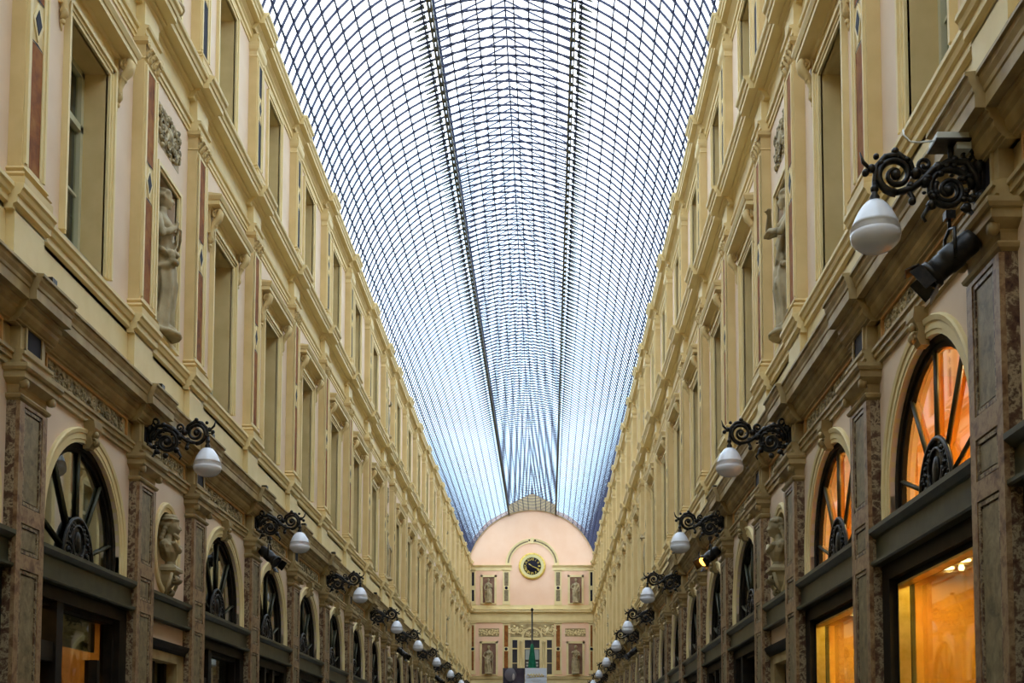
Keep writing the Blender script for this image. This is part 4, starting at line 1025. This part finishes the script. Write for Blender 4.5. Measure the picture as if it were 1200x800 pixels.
# ------------------------------------------------------------------ glass roof
ce = empty('ceiling', (0, 0, 0)); tag(ce, 'glazed barrel vault on thin dark ribs with a raised pitched lantern along its crown', 'glass roof', kind='structure')
EAV, RID, LX = 18.04, 18.83, 1.52
AL = math.degrees(math.acos(LX / CR)); SP_ = .35
def rib_mesh(mb, Y):
    N = 40
    path = [(math.radians(9.5 + (161) * i / N)) for i in range(N + 1)]
    sec = ((-.0135, -.042), (.0135, -.042), (.0135, .0), (-.0135, .0)); vs = []; fs = []
    for a in path:
        for dy, dr in sec: vs.append(((CR + dr) * math.cos(a), Y + dy, CZ + (CR + dr) * math.sin(a)))
    for i in range(N):
        for k in range(4): fs.append((i * 4 + k, i * 4 + (k + 1) % 4, i * 4 + 4 + (k + 1) % 4, i * 4 + 4 + k))
    mb.add(vs, fs)
    for sx in (-1, 1):                                   # lantern rafter and post
        for (x0, z0, x1, z1, t) in ((sx * (LX + .04), EAV, 0, RID, .030), (sx * LX, CZ + CR * math.sin(math.radians(AL)), sx * LX, EAV, .018)):
            d = Vector((x1 - x0, 0, z1 - z0)); n_ = Vector((-d.z, 0, d.x)).normalized() * (t / 2); w = .012; vv = []
            for e in ((x0, z0), (x1, z1)):
                for q in ((1, -1), (1, 1), (-1, 1), (-1, -1)): vv.append((e[0] + n_.x * q[0], Y + w * q[1], e[1] + n_.z * q[0]))
            mb.add(vv, [(0, 1, 2, 3), (4, 5, 6, 7), (0, 1, 5, 4), (1, 2, 6, 5), (2, 3, 7, 6), (3, 0, 4, 7)])
    for a in NODES:                                      # clamps where the purlins cross
        c, s_ = math.cos(a), math.sin(a); vv = []
        for dr in (-.045, .0):
            for t, dy in ((-.045, -.019), (-.045, .019), (.045, .019), (.045, -.019)): vv.append(((CR + dr) * c - s_ * t, Y + dy, CZ + (CR + dr) * s_ + c * t))
        mb.add(vv, [(0, 1, 2, 3), (4, 5, 6, 7), (0, 1, 5, 4), (1, 2, 6, 5), (2, 3, 7, 6), (3, 0, 4, 7)])
NS = 12
ANG = [math.radians(9.5 + (AL - 9.5) * (i + .5) / NS) for i in range(NS)]
LANT = [math.acos(x / CR) for x in (1.2, .88, .56, .24)]
NODES = ANG + [PI - a for a in ANG] + LANT + [PI - a for a in LANT]
mb = MB(); rib_mesh(mb, 0.0); rib = mb.build('rib', 'rib', ce)
Y0 = 18.4
for i in range(100):
    o = rib if i == 0 else rib.copy()
    if i: COL.objects.link(o); o.parent = ce
    o.location = (0, Y0 + SP_ * i, 0)
mb = MB(); Y = Y0 + SP_ * 100
while Y < YEND - .1: rib_mesh(mb, Y); Y += SP_
Y = Y0 - SP_
while Y > -16: rib_mesh(mb, Y); Y -= SP_
tag(mb.build('distant_ribs', 'rib', ce), kind='stuff')
YM, YL = (YEND - 16) / 2, YEND + 16
for a in NODES:
    mb = MB(); x, z = (CR - .0) * math.cos(a), CZ + CR * math.sin(a); mb.box(x - .015, x + .015, -16, YEND - .01, z - .026, z + .016); mb.build('purlin', 'rib', ce)
mb = MB(); mb.box(-.018, .018, -16, YEND, RID - .08, RID); mb.build('ridge_beam', 'rib', ce)
for sx in (-1, 1):
    mb = MB(); zb = CZ + CR * math.sin(math.radians(AL))
    mb.box(sx * LX - .05, sx * LX - .015, -16, YEND, zb - .11, zb + .04); mb.box(sx * LX + .035, sx * LX + .06, -16, YEND, zb - .13, zb + .01)
    Y = Y0 - 20
    while Y < YEND - .2:
        mb.box(sx * LX - .05, sx * LX + .06, Y - .02, Y + .02, zb - .10, zb - .02); Y += SP_
    mb.build('lattice_beam', 'beam', ce)
    mb = MB(); Y = 15.0
    while Y < YEND - .2:
        x0, x1 = sx * (LX + .12), sx * (LX + .40)
        z0, z1 = CZ + math.sqrt(CR * CR - x0 * x0) + .01, CZ + math.sqrt(CR * CR - x1 * x1) + .01
        mb.add([(x0, Y + .02, z0), (x1, Y + .10, z1), (x1, Y + .14, z1), (x0, Y + .22, z0 + .02), (x0, Y + .02, z0 + .01), (x1, Y + .10, z1 + .01), (x1, Y + .14, z1 + .01), (x0, Y + .22, z0 + .03)], [(0, 1, 2, 3), (7, 6, 5, 4), (0, 1, 5, 4), (1, 2, 6, 5), (2, 3, 7, 6), (3, 0, 4, 7)])
        Y += SP_
    mb.build('louvre_strip', 'louvre', ce)
    mb = MB(); mb.box(sx * LX - .03, sx * LX + .03, -16, YEND, EAV - .04, EAV + .02); mb.build('eaves_rail', 'rib', ce)
    mb = MB(); N = 24; vs = []
    for i in range(N + 1):
        a = math.radians(9.5 + (AL - 9.5) * i / N)
        for Y in (-16, YEND): vs.append((sx * (CR + .03) * math.cos(a), Y, CZ + (CR + .03) * math.sin(a)))
    mb.add(vs, [(2 * i, 2 * i + 1, 2 * i + 3, 2 * i + 2) for i in range(N)])
    mb.add([(sx * (LX + .05), -16, zb), (sx * (LX + .05), YEND, zb), (sx * (LX + .05), YEND, EAV), (sx * (LX + .05), -16, EAV)], [(0, 1, 2, 3)])
    mb.add([(sx * (LX + .05), -16, EAV + .02), (sx * (LX + .05), YEND, EAV + .02), (0, YEND, RID + .03), (0, -16, RID + .03)], [(0, 1, 2, 3)])
    mb.build('glazing', 'roofpane', ce)
# ------------------------------------------------------------------ floor, added light-blocking wall behind the camera
fl = MB().box(-HW - 3.4, HW + 3.4, -16, YEND + .5, -.12, 0).build('floor', 'floor'); tag(fl, 'stone paved floor of the arcade', 'floor', kind='structure')
fw = MB().box(-HW - .1, HW + .1, -16.2, -16, 0, 18.9).build('wall_light_block', 'tan'); tag(fw, 'plain unseen wall added behind the viewer to block skylight', 'wall', kind='structure')  # added out of view, keeps open sky from lighting the hall

# ------------------------------------------------------------------ hanging banners and furled green parasol in the middle of the hall
CX = .96; BY = 44.0; dd = BY
bz = 1.6 + 105 / 1400 * dd * 1.005
for x, wd, mt, lab, key in ((-1.65, .80, 'photo', 'dark photographic poster board showing part of a pale head', 0), (-.86, .80, 'banner', 'white poster board with gold lettering beside the dark photo board', 1)):
    X = CX + (x - 0) * 1.0
    r = empty('poster_board', (CX + (-52 + 26 * key + 13) / 1400 * dd, BY, 0), -PI / 2); tag(r, lab, 'poster')
    MB().box(-.02, .02, -.40, .40, 2.6, bz).build('board', mt, r)
    m = MB(); m.box(-.03, -.0, -.38, -.33, 0, 2.7); m.box(-.03, .0, .33, .38, 0, 2.7); m.box(-.2, .2, -.40, .40, 0, .03); m.build('stand', 'iron', r)
    if key:
        m = MB(); pts = [(.024, -.30 + .6 * i / 40, bz - .27 + .05 * math.sin(i * .95) + .025 * math.sin(i * 2.3)) for i in range(41)]
        m.tube(pts, .014, 5); m.tube([(.024, -.33, bz - .36), (.024, 0, bz - .33), (.024, .31, bz - .30)], .008, 5)
        m.build('gold_script', 'gold', r)
        m = MB(); m.box(.02, .024, -.18, .18, bz - .46, bz - .44); m.box(.02, .024, -.12, .12, bz - .52, bz - .50); m.build('small_print', 'grey', r)
    else:
        m = MB(); m.lathe([(.22, 0), (.20, .012), (.02, .02)], (.02, -.12, bz - .25), 24, 'p', 1.0, 1.15); m.build('printed_head', mat('printed_grey', (.16, .14, .15), .6), r)
        m = MB(); m.lathe([(.08, 0), (.07, .008), (.01, .012)], (.034, -.01, bz - .33), 16, 'p', .6, 1.7); m.build('printed_highlight', 'skin', r)
r = empty('furled_parasol', (CX - 17.5 / 1400 * 46, 46.0, 0)); tag(r, 'tall dark pole with a narrow furled green cloth standing behind the poster boards', 'parasol')
m = MB(); m.tube([(0, 0, 0), (0, 0, 7.3)], [.05, .03], 10); m.lathe([(.03, 0), (.07, .05), (.02, .12)], (0, 0, 7.28), 10); m.lathe([(.4, 0), (.4, .05), (.08, .09)], (0, 0, 0), 20); m.build('pole', 'iron', r)
m = MB(); loft(m, [(2.4, .24, .24, 0, 0, .15), (3.6, .22, .22, 0, 0, .15), (4.6, .19, .19, 0, 0, .15), (5.2, .14, .14, 0, 0, .14), (5.6, .09, .09, 0, 0, .12), (5.9, .07, .07, 0, 0, .05), (6.0, .04, .04, 0, 0, 0)], 40, 8); m.build('cloth', 'greencloth', r)

# ------------------------------------------------------------------ daylight
w = bpy.data.worlds.new('overcast'); sc.world = w; w.use_nodes = True; nt = w.node_tree
bg = nt.nodes['Background']; tc = nt.nodes.new('ShaderNodeTexCoord'); n = nt.nodes.new('ShaderNodeTexNoise'); n.inputs['Scale'].default_value = 2.6; n.inputs['Detail'].default_value = 4
rp = nt.nodes.new('ShaderNodeValToRGB'); rp.color_ramp.elements[0].position = .42; rp.color_ramp.elements[0].color = (.50, .76, 1.0, 1); rp.color_ramp.elements[1].position = .58; rp.color_ramp.elements[1].color = (.92, .95, 1.0, 1)
nt.links.new(tc.outputs['Generated'], n.inputs['Vector']); nt.links.new(n.outputs['Fac'], rp.inputs[0]); nt.links.new(rp.outputs[0], bg.inputs[0]); bg.inputs[1].default_value = SKY

# ------------------------------------------------------------------ camera
cd = bpy.data.cameras.new('camera'); co = bpy.data.objects.new('camera', cd); COL.objects.link(co); sc.camera = co
cd.sensor_width = 36; cd.lens = 42.0; cd.shift_x = (600 - 641) / 1200; cd.shift_y = (790.1 - 400) / 1200; cd.clip_end = 300
co.location = (CX, 0, 1.6); co.rotation_euler = (math.radians(94.0), 0, 0)
sc.view_settings.view_transform = 'Standard'; sc.view_settings.look = 'None'; sc.view_settings.gamma = 1; sc.view_settings.exposure = EXPO; sc.view_settings.use_curve_mapping = False
sc.cycles.use_denoising = True; sc.cycles.max_bounces = 8; sc.cycles.diffuse_bounces = 5; sc.cycles.transparent_max_bounces = 12
